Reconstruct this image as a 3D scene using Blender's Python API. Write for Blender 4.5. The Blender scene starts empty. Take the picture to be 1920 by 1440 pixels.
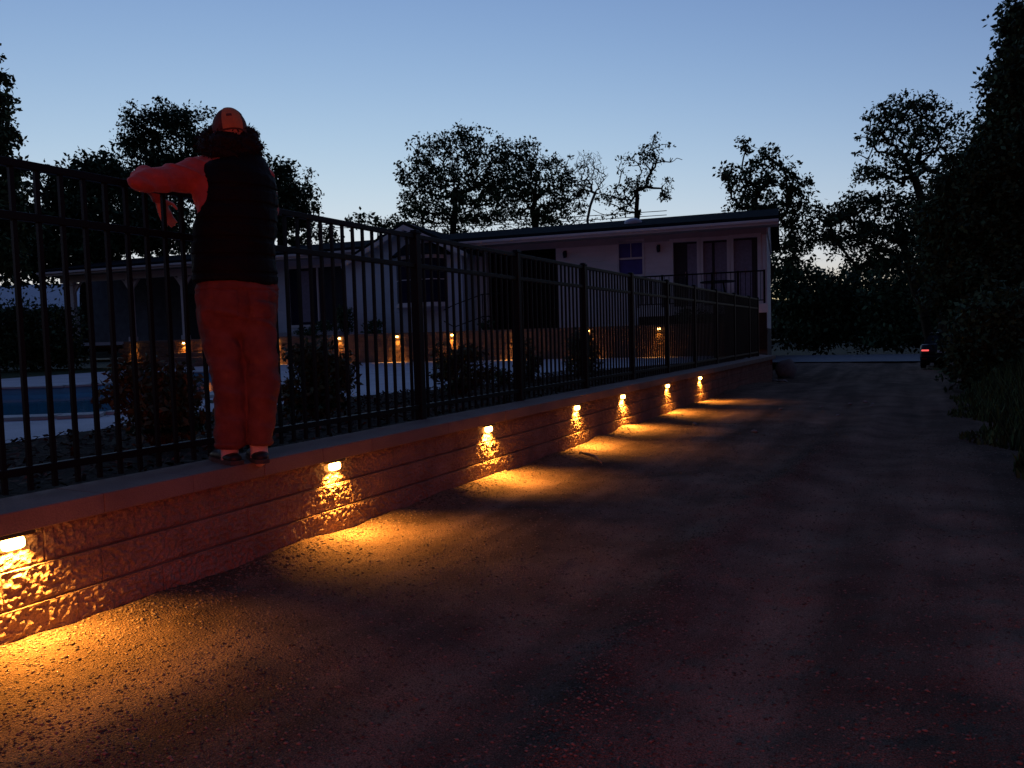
import bpy, bmesh, math, random
import numpy as np
from mathutils import Vector, Matrix
from mathutils.geometry import tessellate_polygon

random.seed(7)
rng = np.random.default_rng(7)
R = math.radians
sc = bpy.context.scene
col = sc.collection

# ------------------------------------------------------------------ camera
FPX = 1450.0                                   # focal length in photo pixels (1920 wide)
CAM = Vector((3.0, 0.0, 1.1))
CROT = Matrix.Rotation(R(27.33), 3, 'Z') @ Matrix.Rotation(R(90 - 3.36), 3, 'X') @ Matrix.Rotation(R(-1.6), 3, 'Z')
cd = bpy.data.cameras.new('camera')
cam = bpy.data.objects.new('camera', cd)
col.objects.link(cam)
cd.sensor_width = 36
cd.lens = 36 * FPX / 1920
cd.clip_end = 3000
cd.clip_start = 0.05
cam.matrix_world = Matrix.Translation(CAM) @ CROT.to_4x4()
sc.camera = cam

# ------------------------------------------------------------------ sky (sun just below the horizon behind the house)
w = bpy.data.worlds.new('World')
sc.world = w
w.use_nodes = True
nt = w.node_tree
bg = nt.nodes['Background']
sky = nt.nodes.new('ShaderNodeTexSky')
sky.sky_type = 'NISHITA'
sky.sun_disc = False
sky.sun_elevation = R(-5)
sky.sun_rotation = R(-41)
sky.dust_density = 1.0
sky.ozone_density = 1.9
# soft shoulder over the whole dome: 0.83 * (1 - exp(-x))
mul = nt.nodes.new('ShaderNodeVectorMath'); mul.operation = 'SCALE'; mul.inputs['Scale'].default_value = -43.0
nt.links.new(sky.outputs[0], mul.inputs[0])
sep = nt.nodes.new('ShaderNodeSeparateXYZ'); nt.links.new(mul.outputs[0], sep.inputs[0])
cmb = nt.nodes.new('ShaderNodeCombineXYZ')
for i in range(3):
    e = nt.nodes.new('ShaderNodeMath'); e.operation = 'EXPONENT'; nt.links.new(sep.outputs[i], e.inputs[0])
    s = nt.nodes.new('ShaderNodeMath'); s.operation = 'SUBTRACT'; s.inputs[0].default_value = 1.0
    nt.links.new(e.outputs[0], s.inputs[1]); nt.links.new(s.outputs[0], cmb.inputs[i])
nt.links.new(cmb.outputs[0], bg.inputs[0])
bg.inputs[1].default_value = 0.83

sc.view_settings.view_transform = 'Standard'
sc.view_settings.look = 'None'
sc.view_settings.exposure = 0.0
sc.view_settings.gamma = 1.0
sc.render.engine = 'CYCLES'
sc.cycles.use_denoising = True
sc.cycles.max_bounces = 6
sc.cycles.sample_clamp_indirect = 4.0

# ------------------------------------------------------------------ pixel -> place
def ray(px, py):
    return CROT @ Vector(((px - 960) / FPX, (720 - py) / FPX, -1))
def onz(px, py, z):
    d = ray(px, py); return CAM + d * ((z - CAM.z) / d.z)
def onx(px, py, X):
    d = ray(px, py); return CAM + d * ((X - CAM.x) / d.x)
def atd(px, py, depth):
    return CAM + ray(px, py) * depth

# ------------------------------------------------------------------ helpers
def tag(o, label=None, cat=None, group=None, kind=None):
    if label: o['label'] = label
    if cat: o['category'] = cat
    if group: o['group'] = group
    if kind: o['kind'] = kind
    return o

def empty(name, loc=(0, 0, 0), rz=0.0, label=None, cat=None, group=None):
    o = bpy.data.objects.new(name, None)
    o.location = loc; o.rotation_euler = (0, 0, rz); o.empty_display_size = 0.1
    col.objects.link(o)
    return tag(o, label, cat, group)

def link(name, me, mat=None, parent=None, smooth=False):
    if mat and not me.materials: me.materials.append(mat)
    if smooth:
        me.polygons.foreach_set('use_smooth', [True] * len(me.polygons))
    o = bpy.data.objects.new(name, me)
    col.objects.link(o)
    if parent: o.parent = parent
    return o

def obj(name, bm, mat, parent=None, smooth=False):
    me = bpy.data.meshes.new(name)
    bm.normal_update()
    bm.to_mesh(me); bm.free()
    return link(name, me, mat, parent, smooth)

def fast_mesh(name, V, F):
    V = np.asarray(V, np.float32); F = np.asarray(F, np.int32)
    me = bpy.data.meshes.new(name)
    me.vertices.add(len(V)); me.vertices.foreach_set('co', V.ravel())
    k = F.shape[1]
    me.loops.add(F.size); me.loops.foreach_set('vertex_index', F.ravel())
    me.polygons.add(len(F))
    me.polygons.foreach_set('loop_start', np.arange(0, F.size, k, dtype=np.int32))
    me.polygons.foreach_set('loop_total', np.full(len(F), k, np.int32))
    me.update(calc_edges=True); me.validate()
    return me

def box(bm, x0, x1, y0, y1, z0, z1, bev=0.0, mat=None):
    r = bmesh.ops.create_cube(bm, size=1.0)
    vs = r['verts']
    for v in vs:
        v.co = Vector(((x0 + x1) / 2 + v.co.x * (x1 - x0), (y0 + y1) / 2 + v.co.y * (y1 - y0), (z0 + z1) / 2 + v.co.z * (z1 - z0)))
        if mat is not None: v.co = mat @ v.co
    if bev > 0:
        es = list({e for v in vs for e in v.link_edges})
        bmesh.ops.bevel(bm, geom=es, offset=bev, segments=2, affect='EDGES', profile=0.5)

def boxo(name, x0, x1, y0, y1, z0, z1, mat, parent=None, bev=0.0):
    bm = bmesh.new(); box(bm, x0, x1, y0, y1, z0, z1, bev)
    return obj(name, bm, mat, parent)

def tube(bm, pts, rad, n=10, ref=None, cap=True):
    """loft through pts; rad is a float or (a, b), a along ref"""
    pts = [Vector(p) for p in pts]
    rings = []
    up = Vector(ref) if ref is not None else None
    prev = None
    P, Q = [], []
    for i, p in enumerate(pts):
        t = (pts[min(i + 1, len(pts) - 1)] - pts[max(i - 1, 0)]).normalized()
        r = rad[i] if isinstance(rad, (list, tuple)) else rad
        a, b = r if isinstance(r, (list, tuple)) else (r, r)
        if i == 0 and cap == 'round':
            P.append((p - t * min(a, b) * .8, t, a * .35, b * .35)); P.append((p - t * min(a, b) * .45, t, a * .78, b * .78))
        P.append((p, t, a, b))
        if i == len(pts) - 1 and cap == 'round':
            P.append((p + t * min(a, b) * .45, t, a * .78, b * .78)); P.append((p + t * min(a, b) * .8, t, a * .35, b * .35))
    for p, t, a, b in P:
        if up is not None: u = up - t * up.dot(t)
        elif prev is not None: u = prev - t * prev.dot(t)
        else: u = t.orthogonal()
        if u.length < 1e-5: u = t.orthogonal()
        u.normalize(); prev = u
        v = t.cross(u)
        rings.append([bm.verts.new(p + u * (math.cos(2 * math.pi * k / n) * a) + v * (math.sin(2 * math.pi * k / n) * b)) for k in range(n)])
    for A, B in zip(rings, rings[1:]):
        for k in range(n):
            bm.faces.new((A[k], A[(k + 1) % n], B[(k + 1) % n], B[k]))
    if cap:
        bm.faces.new(rings[0][::-1]); bm.faces.new(rings[-1])

def tubeo(name, pts, rad, mat, parent=None, n=8, ref=None, cap=True, smooth=True):
    bm = bmesh.new(); tube(bm, pts, rad, n, ref, cap)
    return obj(name, bm, mat, parent, smooth)

def ball(bm, c, r, ref=None, fwd=None, seg=16):
    """ellipsoid with radii r along (ref, fwd, up)"""
    c = Vector(c); r = r if isinstance(r, (list, tuple)) else (r, r, r)
    a = Vector(ref).normalized() if ref is not None else Vector((1, 0, 0))
    b = Vector(fwd).normalized() if fwd is not None else Vector((0, 1, 0))
    u = a.cross(b).normalized()
    for v in bmesh.ops.create_uvsphere(bm, u_segments=seg, v_segments=seg * 3 // 4, radius=1.0)['verts']:
        q = v.co.copy()
        v.co = c + a * (q.x * r[0]) + b * (q.y * r[1]) + u * (q.z * r[2])

def poly(name, pts, z, mat, holes=None, parent=None, thick=0.0):
    loops = [[Vector((p[0], p[1], z)) for p in pts]] + [[Vector((p[0], p[1], z)) for p in h] for h in (holes or [])]
    flat = [v for l in loops for v in l]
    tris = tessellate_polygon(loops)
    bm = bmesh.new()
    vs = [bm.verts.new(v) for v in flat]
    for t in tris:
        f = bm.faces.new([vs[i] for i in t])
    bm.normal_update()
    for f in bm.faces:
        if f.normal.z < 0: f.normal_flip()
    if thick:
        k = 0
        for l in loops:
            n = len(l); low = [bm.verts.new(v - Vector((0, 0, thick))) for v in l]
            for i in range(n):
                bm.faces.new((vs[k + i], vs[k + (i + 1) % n], low[(i + 1) % n], low[i]))
            k += n
    return obj(name, bm, mat, parent)

def vnoise(x, y, seed=0):
    """smooth value noise, numpy arrays, about -1..1"""
    x = np.asarray(x, float); y = np.asarray(y, float)
    xi = np.floor(x).astype(np.int64); yi = np.floor(y).astype(np.int64)
    fx = x - xi; fy = y - yi
    def h(a, b):
        n = (a * 374761393 + b * 668265263 + seed * 1442695041) & 0x7fffffff
        n = ((n ^ (n >> 13)) * 1274126177) & 0x7fffffff
        n = (n ^ (n >> 16)) & 0xffff
        return n / 32767.5 - 1
    sx = fx * fx * (3 - 2 * fx); sy = fy * fy * (3 - 2 * fy)
    a = h(xi, yi) * (1 - sx) + h(xi + 1, yi) * sx
    b = h(xi, yi + 1) * (1 - sx) + h(xi + 1, yi + 1) * sx
    return a * (1 - sy) + b * sy

# ------------------------------------------------------------------ materials
def pmat(name, base, rough=0.75, var=0.25, scale=6.0, bump=0.0, bscale=60.0, spec=0.3, metal=0.0, island=False, fine=0.0, sheen=0.0):
    m = bpy.data.materials.new(name); m.use_nodes = True
    n = m.node_tree; b = n.nodes['Principled BSDF']; L = n.links.new
    b.inputs['Roughness'].default_value = rough
    b.inputs['Specular IOR Level'].default_value = spec
    b.inputs['Metallic'].default_value = metal
    if sheen: b.inputs['Sheen Weight'].default_value = sheen
    geo = n.nodes.new('ShaderNodeNewGeometry')
    tx = n.nodes.new('ShaderNodeTexNoise'); tx.inputs['Scale'].default_value = scale; tx.inputs['Detail'].default_value = 6
    L(geo.outputs['Position'], tx.inputs['Vector'])
    cr = n.nodes.new('ShaderNodeValToRGB')
    lo = tuple(c * (1 - var) for c in base); hi = tuple(min(1, c * (1 + var)) for c in base)
    cr.color_ramp.elements[0].position = 0.3; cr.color_ramp.elements[1].position = 0.7
    cr.color_ramp.elements[0].color = (*lo, 1); cr.color_ramp.elements[1].color = (*hi, 1)
    L(geo.outputs['Random Per Island'] if island else tx.outputs[0], cr.inputs[0])
    out = cr.outputs[0]
    if fine:
        t2 = n.nodes.new('ShaderNodeTexNoise'); t2.inputs['Scale'].default_value = bscale * 1.7; t2.inputs['Detail'].default_value = 3
        L(geo.outputs['Position'], t2.inputs['Vector'])
        mp = n.nodes.new('ShaderNodeMapRange'); mp.inputs[1].default_value = .35; mp.inputs[2].default_value = .65
        mp.inputs[3].default_value = 1 - fine; mp.inputs[4].default_value = 1 + fine
        L(t2.outputs[0], mp.inputs[0])
        vm = n.nodes.new('ShaderNodeVectorMath'); vm.operation = 'SCALE'
        L(out, vm.inputs[0]); L(mp.outputs[0], vm.inputs['Scale'])
        out = vm.outputs[0]
    L(out, b.inputs['Base Color'])
    if bump:
        t3 = n.nodes.new('ShaderNodeTexNoise'); t3.inputs['Scale'].default_value = bscale; t3.inputs['Detail'].default_value = 4
        L(geo.outputs['Position'], t3.inputs['Vector'])
        bp = n.nodes.new('ShaderNodeBump'); bp.inputs['Strength'].default_value = bump; bp.inputs['Distance'].default_value = 0.02
        L(t3.outputs[0], bp.inputs['Height']); L(bp.outputs[0], b.inputs['Normal'])
    return m

def emat(name, color, strength):
    m = bpy.data.materials.new(name); m.use_nodes = True
    b = m.node_tree.nodes['Principled BSDF']
    b.inputs['Base Color'].default_value = (0.8, 0.7, 0.5, 1)
    b.inputs['Emission Color'].default_value = (*color, 1)
    b.inputs['Emission Strength'].default_value = strength
    return m

def siding(name, base, pitch=0.16):
    """painted lap boards: saw-tooth bump up the wall"""
    m = pmat(name, base, .6, .08, 1.5)
    n = m.node_tree; L = n.links.new
    geo = n.nodes.new('ShaderNodeNewGeometry'); s = n.nodes.new('ShaderNodeSeparateXYZ'); L(geo.outputs['Position'], s.inputs[0])
    d = n.nodes.new('ShaderNodeMath'); d.operation = 'DIVIDE'; d.inputs[1].default_value = pitch; L(s.outputs[2], d.inputs[0])
    f = n.nodes.new('ShaderNodeMath'); f.operation = 'FRACT'; L(d.outputs[0], f.inputs[0])
    bp = n.nodes.new('ShaderNodeBump'); bp.invert = True; bp.inputs['Strength'].default_value = .8; bp.inputs['Distance'].default_value = 0.02
    L(f.outputs[0], bp.inputs['Height']); L(bp.outputs[0], n.nodes['Principled BSDF'].inputs['Normal'])
    return m

AMBER = (1.0, 0.50, 0.11)
def gravel_mat():
    m = pmat('gravel lane', (0.15, 0.096, 0.069), .95, .35, 2.2, 1.0, 120, .08, fine=.5)
    n = m.node_tree; L = n.links.new; b = n.nodes['Principled BSDF']
    src = b.inputs['Base Color'].links[0].from_socket
    geo = n.nodes.new('ShaderNodeNewGeometry'); mp = n.nodes.new('ShaderNodeMapping'); mp.inputs['Scale'].default_value = (2.1, .16, 1)
    L(geo.outputs['Position'], mp.inputs['Vector'])
    t = n.nodes.new('ShaderNodeTexNoise'); t.inputs['Scale'].default_value = 1.0; t.inputs['Detail'].default_value = 5; L(mp.outputs[0], t.inputs['Vector'])
    r = n.nodes.new('ShaderNodeMapRange'); r.inputs[1].default_value = .36; r.inputs[2].default_value = .64; r.inputs[3].default_value = .62; r.inputs[4].default_value = 1.4
    L(t.outputs[0], r.inputs[0])
    v = n.nodes.new('ShaderNodeVectorMath'); v.operation = 'SCALE'; L(src, v.inputs[0]); L(r.outputs[0], v.inputs['Scale']); L(v.outputs[0], b.inputs['Base Color'])
    return m

M = dict(
    gravel=gravel_mat(),
    pebble=pmat('loose gravel', (0.14, 0.10, 0.078), .9, .5, 9, .3, 200, .2, island=True),
    soil=pmat('verge soil', (0.03, 0.032, 0.02), .95, .4, 1.2, .6, 20, .1),
    mulch=pmat('dark mulch', (0.03, 0.021, 0.015), .95, .45, 14, 1.0, 45, .1, fine=.5),
    chip=pmat('mulch chips', (0.05, 0.033, 0.022), .9, .6, 9, 0, 60, .1, island=True),
    concrete=pmat('pool deck concrete', (0.46, 0.45, 0.47), .8, .12, 1.6, .25, 70, .3, fine=.12),
    coping=pmat('pool coping', (0.38, 0.37, 0.36), .7, .15, 3, .2, 60),
    lawn=pmat('lawn', (0.022, 0.035, 0.012), .95, .4, 2.0, .8, 40, .1),
    street=pmat('street asphalt', (0.16, 0.16, 0.17), .8, .12, .8, .2, 40),
    block=pmat('split face block', (0.21, 0.135, 0.10), .85, .22, 5, .35, 110, .25, fine=.25),
    cap=pmat('wall cap stone', (0.185, 0.128, 0.105), .75, .15, 4, .25, 110, .3, fine=.15),
    fence=pmat('black fence paint', (0.005, 0.005, 0.006), .5, .1, 3, 0, 60, .15),
    brass=pmat('lamp brass', (0.16, 0.11, 0.05), .4, .1, 9, 0, 60, .5, .8),
    lens=emat('lamp lens and wall glow', AMBER, 26.0),
    bark=pmat('bark', (0.045, 0.034, 0.026), .95, .35, 8, .8, 30, .1),
    leaf=pmat('tree leaves', (0.055, 0.095, 0.036), .7, .5, 1, 0, 60, .25, island=True),
    leaf2=pmat('dark leaves', (0.042, 0.08, 0.034), .7, .5, 1, 0, 60, .25, island=True),
    bush=pmat('shrub leaves', (0.045, 0.07, 0.03), .6, .5, 1, 0, 60, .3, island=True),
    weed=pmat('weeds', (0.055, 0.075, 0.022), .8, .5, 1, 0, 60, .2, island=True),
    twig=pmat('bare twigs', (0.10, 0.085, 0.075), .9, .3, 8),
    stick=pmat('dry stick', (0.35, 0.25, 0.15), .85, .25, 12, .4, 90),
    stone=pmat('field stone', (0.20, 0.185, 0.17), .85, .3, 5, .5, 50),
    wall=siding('cream siding', (0.80, 0.75, 0.74)),
    wallg=siding('blue grey siding', (0.60, 0.66, 0.72)),
    trim=pmat('white trim', (0.74, 0.70, 0.68), .55, .06, 3),
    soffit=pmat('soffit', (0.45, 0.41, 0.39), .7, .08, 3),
    found=pmat('house stone base', (0.12, 0.10, 0.085), .9, .4, 3.5, 1.0, 16, .2),
    roof=pmat('asphalt shingle', (0.014, 0.018, 0.022), 1.0, .35, 5, .5, 30, .03),
    porchgrey=pmat('porch grey with shade', (0.13, 0.15, 0.17), .8, .2, 4),
    dark=pmat('dark stained wood', (0.022, 0.016, 0.013), .8, .3, 5, .2, 40),
    darkdoor=pmat('dark door paint', (0.03, 0.032, 0.04), .5, .15, 4),
    glass=pmat('window glass', (0.02, 0.02, 0.045), .06, .2, 1.2, 0, 60, .6),
    blind=pmat('blue blind', (0.10, 0.09, 0.32), .7, .15, 4),
    curtain=pmat('curtain', (0.26, 0.24, 0.30), .9, .15, 14),
    shed=pmat('white sheet metal', (0.55, 0.60, 0.66), .5, .08, 2),
    tile=pmat('pool plaster', (0.16, 0.42, 0.58), .5, .1, 3),
    carpaint=pmat('dark car paint', (0.008, 0.008, 0.010), .4, .1, 2, 0, 60, .25),
    rubber=pmat('tyre rubber', (0.015, 0.015, 0.015), .8, .2, 20),
    chrome=pmat('wheel alloy', (0.3, 0.3, 0.32), .35, .1, 9, 0, 60, .5, .9),
    skin=pmat('skin', (0.55, 0.34, 0.26), .55, .08, 20, .1, 160, .35),
    shirt=pmat('orange red sweatshirt', (0.36, 0.085, 0.07), .85, .15, 18, .5, 25, .15, sheen=.3),
    vest=pmat('black quilted vest', (0.005, 0.005, 0.006), .7, .25, 12, .4, 20, .1),
    trouser=pmat('rust canvas trousers', (0.15, 0.056, 0.043), .85, .22, 14, .7, 16, .15),
    hat=pmat('brown cap cloth', (0.10, 0.045, 0.030), .8, .2, 30, .3, 60, .2),
    hatp=pmat('orange cap panel', (0.46, 0.19, 0.075), .8, .12, 30, .3, 90, .2),
    hair=pmat('dark curly hair', (0.008, 0.006, 0.005), .8, .4, 1, 0, 60, .35, island=True),
    sock=pmat('pale sock', (0.60, 0.50, 0.48), .9, .08, 40, .4, 120, .2),
    shoe=pmat('black shoe', (0.015, 0.013, 0.013), .5, .2, 20),
    sole=pmat('shoe sole', (0.05, 0.045, 0.042), .8, .2, 20),
    wire=pmat('cable', (0.05, 0.05, 0.055), .7, .1, 3),
    pole=pmat('pale pole', (0.30, 0.33, 0.36), .6, .1, 5),
)
def water_mat():
    m = pmat('pool water', (0.09, 0.40, 0.58), .05, .1, 1.0, .12, 3.0, .5)
    m.node_tree.nodes['Principled BSDF'].inputs['Transmission Weight'].default_value = .5
    m.node_tree.nodes['Principled BSDF'].inputs['IOR'].default_value = 1.33
    return m
M['water'] = water_mat()

CAPZ = 0.505            # top of the lane wall
CAPB = CAPZ - 0.083
CH = 0.147              # height of one course
DECK = 0.45
WALL_END = 19.7

# ------------------------------------------------------------------ ground, lane
RIDGE = [onz(*p, 0) for p in ((1640, 790), (1530, 860), (1380, 960), (1240, 1100), (1130, 1280), (1050, 1400), (930, 1700))]
def ridge_x(y):
    ys = np.array([p.y for p in RIDGE][::-1]); xs = np.array([p.x for p in RIDGE][::-1])
    return np.interp(y, ys, xs)
def lane_h(x, y):
    x = np.asarray(x, float); y = np.asarray(y, float)
    h = 0.020 * vnoise(x * 0.9, y * 0.7, 1) + 0.010 * vnoise(x * 3.1, y * 2.6, 2) + 0.006 * vnoise(x * 9, y * 9, 3) + 0.003 * vnoise(x * 15, y * 15, 4)
    rx = ridge_x(y) + 0.06 * vnoise(y * 1.3, y * 0 + 3, 5)
    h = h + 0.035 * np.exp(-((x - rx) / 0.10) ** 2) * np.clip(1 - (y - 7) / 6, 0, 1) * (0.65 + 0.5 * vnoise(x * 5, y * 3, 6))
    h = h - 0.030 * np.exp(-((x - rx - 0.45) / 0.28) ** 2) - 0.02 * np.exp(-((x - rx + 0.42) / 0.3) ** 2)
    h = h + 0.035 * np.exp(-(x / 0.22) ** 2) * (0.5 + 0.6 * vnoise(y * 2.2, y * 0, 8))
    t = np.clip((y - 15) / 14, 0, 1); t = t * t * (3 - 2 * t)
    return h - 0.005 - 0.62 * t

def sheet(name, xs, ys, mat, hf):
    nx = len(xs)
    X, Y = np.meshgrid(xs, ys)
    V = np.stack([X, Y, hf(X, Y)], -1).reshape(-1, 3)
    ny = len(ys)
    i = (np.arange(ny - 1)[:, None] * nx + np.arange(nx - 1)[None]).ravel()
    F = np.stack([i, i + 1, i + nx + 1, i + nx], 1)
    return link(name, fast_mesh(name, V, F), mat, smooth=True)

tag(poly('ground', [(-900, -900), (900, -900), (900, 900), (-900, 900)], -0.95, M['soil']), 'dark soil and grass ground reaching to the horizon', kind='structure')
ys = np.concatenate([np.arange(-2.5, 9, 0.032), np.arange(9, 30, 0.10), np.arange(30, 48, .5)])
xs = np.concatenate([np.linspace(-2.4, -.1, 12), np.linspace(-.05, 6.2, 190), np.linspace(6.6, 26, 24)])
tag(sheet('gravel_lane', xs, ys, M['gravel'], lane_h), 'rutted gravel lane along the lit retaining wall', kind='structure')
def horizon_screen_mesh():  # added ring of ridge that blocks the low orange sky light
    n = 240; V = []; F = []
    for i in range(n + 1):
        a = 6.28318 * i / n
        for r, k in ((150, 0), (158, 1), (185, 0)):
            h = 6.5 + 1.6 * float(vnoise(i * .21, 3.1, 71)) + .8 * float(vnoise(i * .83, 7.7, 72))
            V.append((r * math.cos(a), r * math.sin(a), h if k else -.3))
    for i in range(n):
        for j in range(2):
            b_ = i * 3 + j; F.append((b_, b_ + 1, b_ + 4, b_ + 3))
    return fast_mesh('horizon_screen', V, F)
tag(link('horizon_screen', horizon_screen_mesh(), M['soil'], smooth=True), 'low dark ridge added along the horizon to block the orange sky', kind='structure')
tag(poly('street', [(-14, 44), (40, 40), (40, 50), (-14, 56)], -0.55, M['street']), 'pale strip of street crossing beyond the lane', kind='structure')

# loose gravel: far more than could be counted, one object
def pebbles(n, xs, ys, rmin, rmax):
    z = lane_h(xs, ys)
    base = np.array([(1, 0, 0), (-1, 0, 0), (0, 1, 0), (0, -1, 0), (0, 0, 1), (0, 0, -1)], float)
    F = np.array([(0, 2, 4), (2, 1, 4), (1, 3, 4), (3, 0, 4), (2, 0, 5), (1, 2, 5), (3, 1, 5), (0, 3, 5)])
    r = rmin + (rmax - rmin) * rng.random(n) ** 3
    P = base[None] * (1 + 0.5 * (rng.random((n, 6, 1)) - .5)) + 0.35 * (rng.random((n, 6, 3)) - .5)
    a = rng.random(n) * 6.283
    c, s = np.cos(a)[:, None], np.sin(a)[:, None]
    Q = np.stack([P[:, :, 0] * c - P[:, :, 1] * s, (P[:, :, 0] * s + P[:, :, 1] * c) * (0.6 + .5 * rng.random((n, 1))), P[:, :, 2] * (0.38 + .25 * rng.random((n, 1)))], -1)
    Q = Q * r[:, None, None] + np.stack([xs, ys, z + r * 0.09], -1)[:, None, :]
    return Q.reshape(-1, 3), (F[None] + 6 * np.arange(n)[:, None, None]).reshape(-1, 3)
parts = []
n = 60000
yy = 1.0 + 9.0 * rng.random(n) ** 1.9; xx = 0.02 + 4.2 * rng.random(n)
parts.append((n, xx, yy, .0025, .0092))
n = 9000                                        # along the foot of the wall
yy = 0.8 + 13 * rng.random(n) ** 1.3; xx = 0.02 + np.abs(rng.normal(0, .16, n))
parts.append((n, xx, yy, .003, .013))
n = 9000                                        # the windrow between the wheel tracks
yy = 1.2 + 7 * rng.random(n) ** 1.5; xx = ridge_x(yy) + rng.normal(0, .10, n)
parts.append((n, xx, yy, .002, .008))
V, F, k = [], [], 0
for p in parts:
    v, f = pebbles(*p); V.append(v); F.append(f + k); k += len(v)
tag(link('gravel', fast_mesh('gravel', np.concatenate(V), np.concatenate(F)), M['pebble']), 'loose gravel scattered over the lane', 'gravel', kind='stuff')

# ------------------------------------------------------------------ planting bed, pool deck, pool
back0 = Vector((-1.25, 22.3)); bdir = Vector((-0.985, -0.17)).normalized()
bnor = Vector((-bdir.y, bdir.x))               # towards the house
if bnor.y < 0: bnor = -bnor
bed = [(-0.30, -4), (-0.30, 19.9)] + [(onz(x, y, DECK).x, onz(x, y, DECK).y) for x, y in ((1180, 690), (1000, 713), (800, 735), (680, 745), (560, 758), (400, 775), (195, 808), (0, 838))] + [(-2.6, -4)]
tag(poly('planting_bed', bed, DECK + .02, M['mulch']), 'dark mulched bed between the black fence and the pool deck', kind='structure')
n = 9000
cy = 1 + 13 * rng.random(n); cx = -0.32 - 2.4 * rng.random(n)
a = rng.random(n) * 6.283; l = .012 + .03 * rng.random(n); wd = .004 + .008 * rng.random(n)
dx, dy = np.cos(a), np.sin(a); tilt = rng.normal(0, .35, n)
C = np.stack([cx, cy, np.full(n, DECK + .034)], -1)
U = np.stack([dx * l, dy * l, l * tilt], -1); W = np.stack([-dy * wd, dx * wd, rng.normal(0, .3, n) * wd], -1)
V = np.stack([C - U - W, C + U - W, C + U + W, C - U + W], 1).reshape(-1, 3)
tag(link('mulch_chips', fast_mesh('mulch_chips', V, np.arange(4 * n).reshape(-1, 4)), M['chip']), 'bark chips strewn over the bed behind the fence', 'mulch', kind='stuff')

pool_px = [(-420, 806), (0, 786), (120, 782), (200, 778), (290, 762), (350, 748), (410, 736), (450, 724), (462, 712), (440, 703), (400, 699), (330, 700), (260, 709), (190, 723), (120, 727), (0, 730), (-420, 738)]
pool = [(onz(x, y, DECK).x, onz(x, y, DECK).y) for x, y in pool_px]
def along(p, t, off=0.0): q = p + bdir * t + bnor * off; return (q.x, q.y)
deck = [(p[0], p[1]) for p in bed[2:-1]] + [(-2.7, 2.2), (-14, 2.2), along(back0, 19), along(back0, -0.2), (-0.4, 19.95)]
deck_o = tag(poly('pool_deck', deck, DECK, M['concrete'], holes=[pool]), 'pale concrete deck around the pool', kind='structure')
pe = empty('swimming_pool', (pool[3][0], pool[3][1], .3), 0, 'free-form swimming pool of dark blue water behind the black fence', 'pool')
def padd(o):
    o.parent = pe; o.matrix_parent_inverse = Matrix.Translation(-pe.location); return o
padd(poly('water', pool, DECK - .10, M['water']))
padd(poly('basin_floor', pool, -0.07, M['tile']))
bm = bmesh.new()
n = len(pool)
hi = [bm.verts.new((p[0], p[1], DECK - .001)) for p in pool]; lo = [bm.verts.new((p[0], p[1], -.07)) for p in pool]
for i in range(n): bm.faces.new((hi[i], hi[(i + 1) % n], lo[(i + 1) % n], lo[i]))
padd(obj('basin_wall', bm, M['tile']))
cen = Vector((sum(p[0] for p in pool) / n, sum(p[1] for p in pool) / n))
for i in range(n - 1):                          # coping stones around the water
    A = Vector(pool[i]); B = Vector(pool[i + 1])
    k = max(1, round((B - A).length / 0.6))
    if k > 14: k = 14
    for j in range(k):
        p = A.lerp(B, j / k); q = A.lerp(B, (j + .985) / k)
        nrm = Vector((q.y - p.y, p.x - q.x)).normalized()
        if nrm.dot(p - cen) < 0: nrm = -nrm
        bm = bmesh.new()
        qs = [p - nrm * .03, q - nrm * .03, q + nrm * .28, p + nrm * .28]
        a_ = [bm.verts.new((v.x, v.y, DECK + .035)) for v in qs]; b_ = [bm.verts.new((v.x, v.y, DECK + .004)) for v in qs]
        bm.faces.new(a_); 
        for t in range(4): bm.faces.new((a_[t], b_[t], b_[(t + 1) % 4], a_[(t + 1) % 4]))
        bmesh.ops.recalc_face_normals(bm, faces=bm.faces)
        padd(obj('coping_stone', bm, M['coping']))

tag(poly('lawn', [along(back0, 19), (-14, 2.2), (-2.7, 2.2), (-2.6, -4), (-80, -4), (-80, 60), along(back0, 70)], DECK - .01, M['lawn']), 'dark lawn left of the pool', kind='structure')
tag(poly('terrace', [along(back0, 0.4, .12), along(back0, 70, .12), (-80, 70), (-6, 70), (-2.6, 26)], 1.27, M['lawn']), 'planted terrace at the foot of the house', kind='structure')

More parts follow.
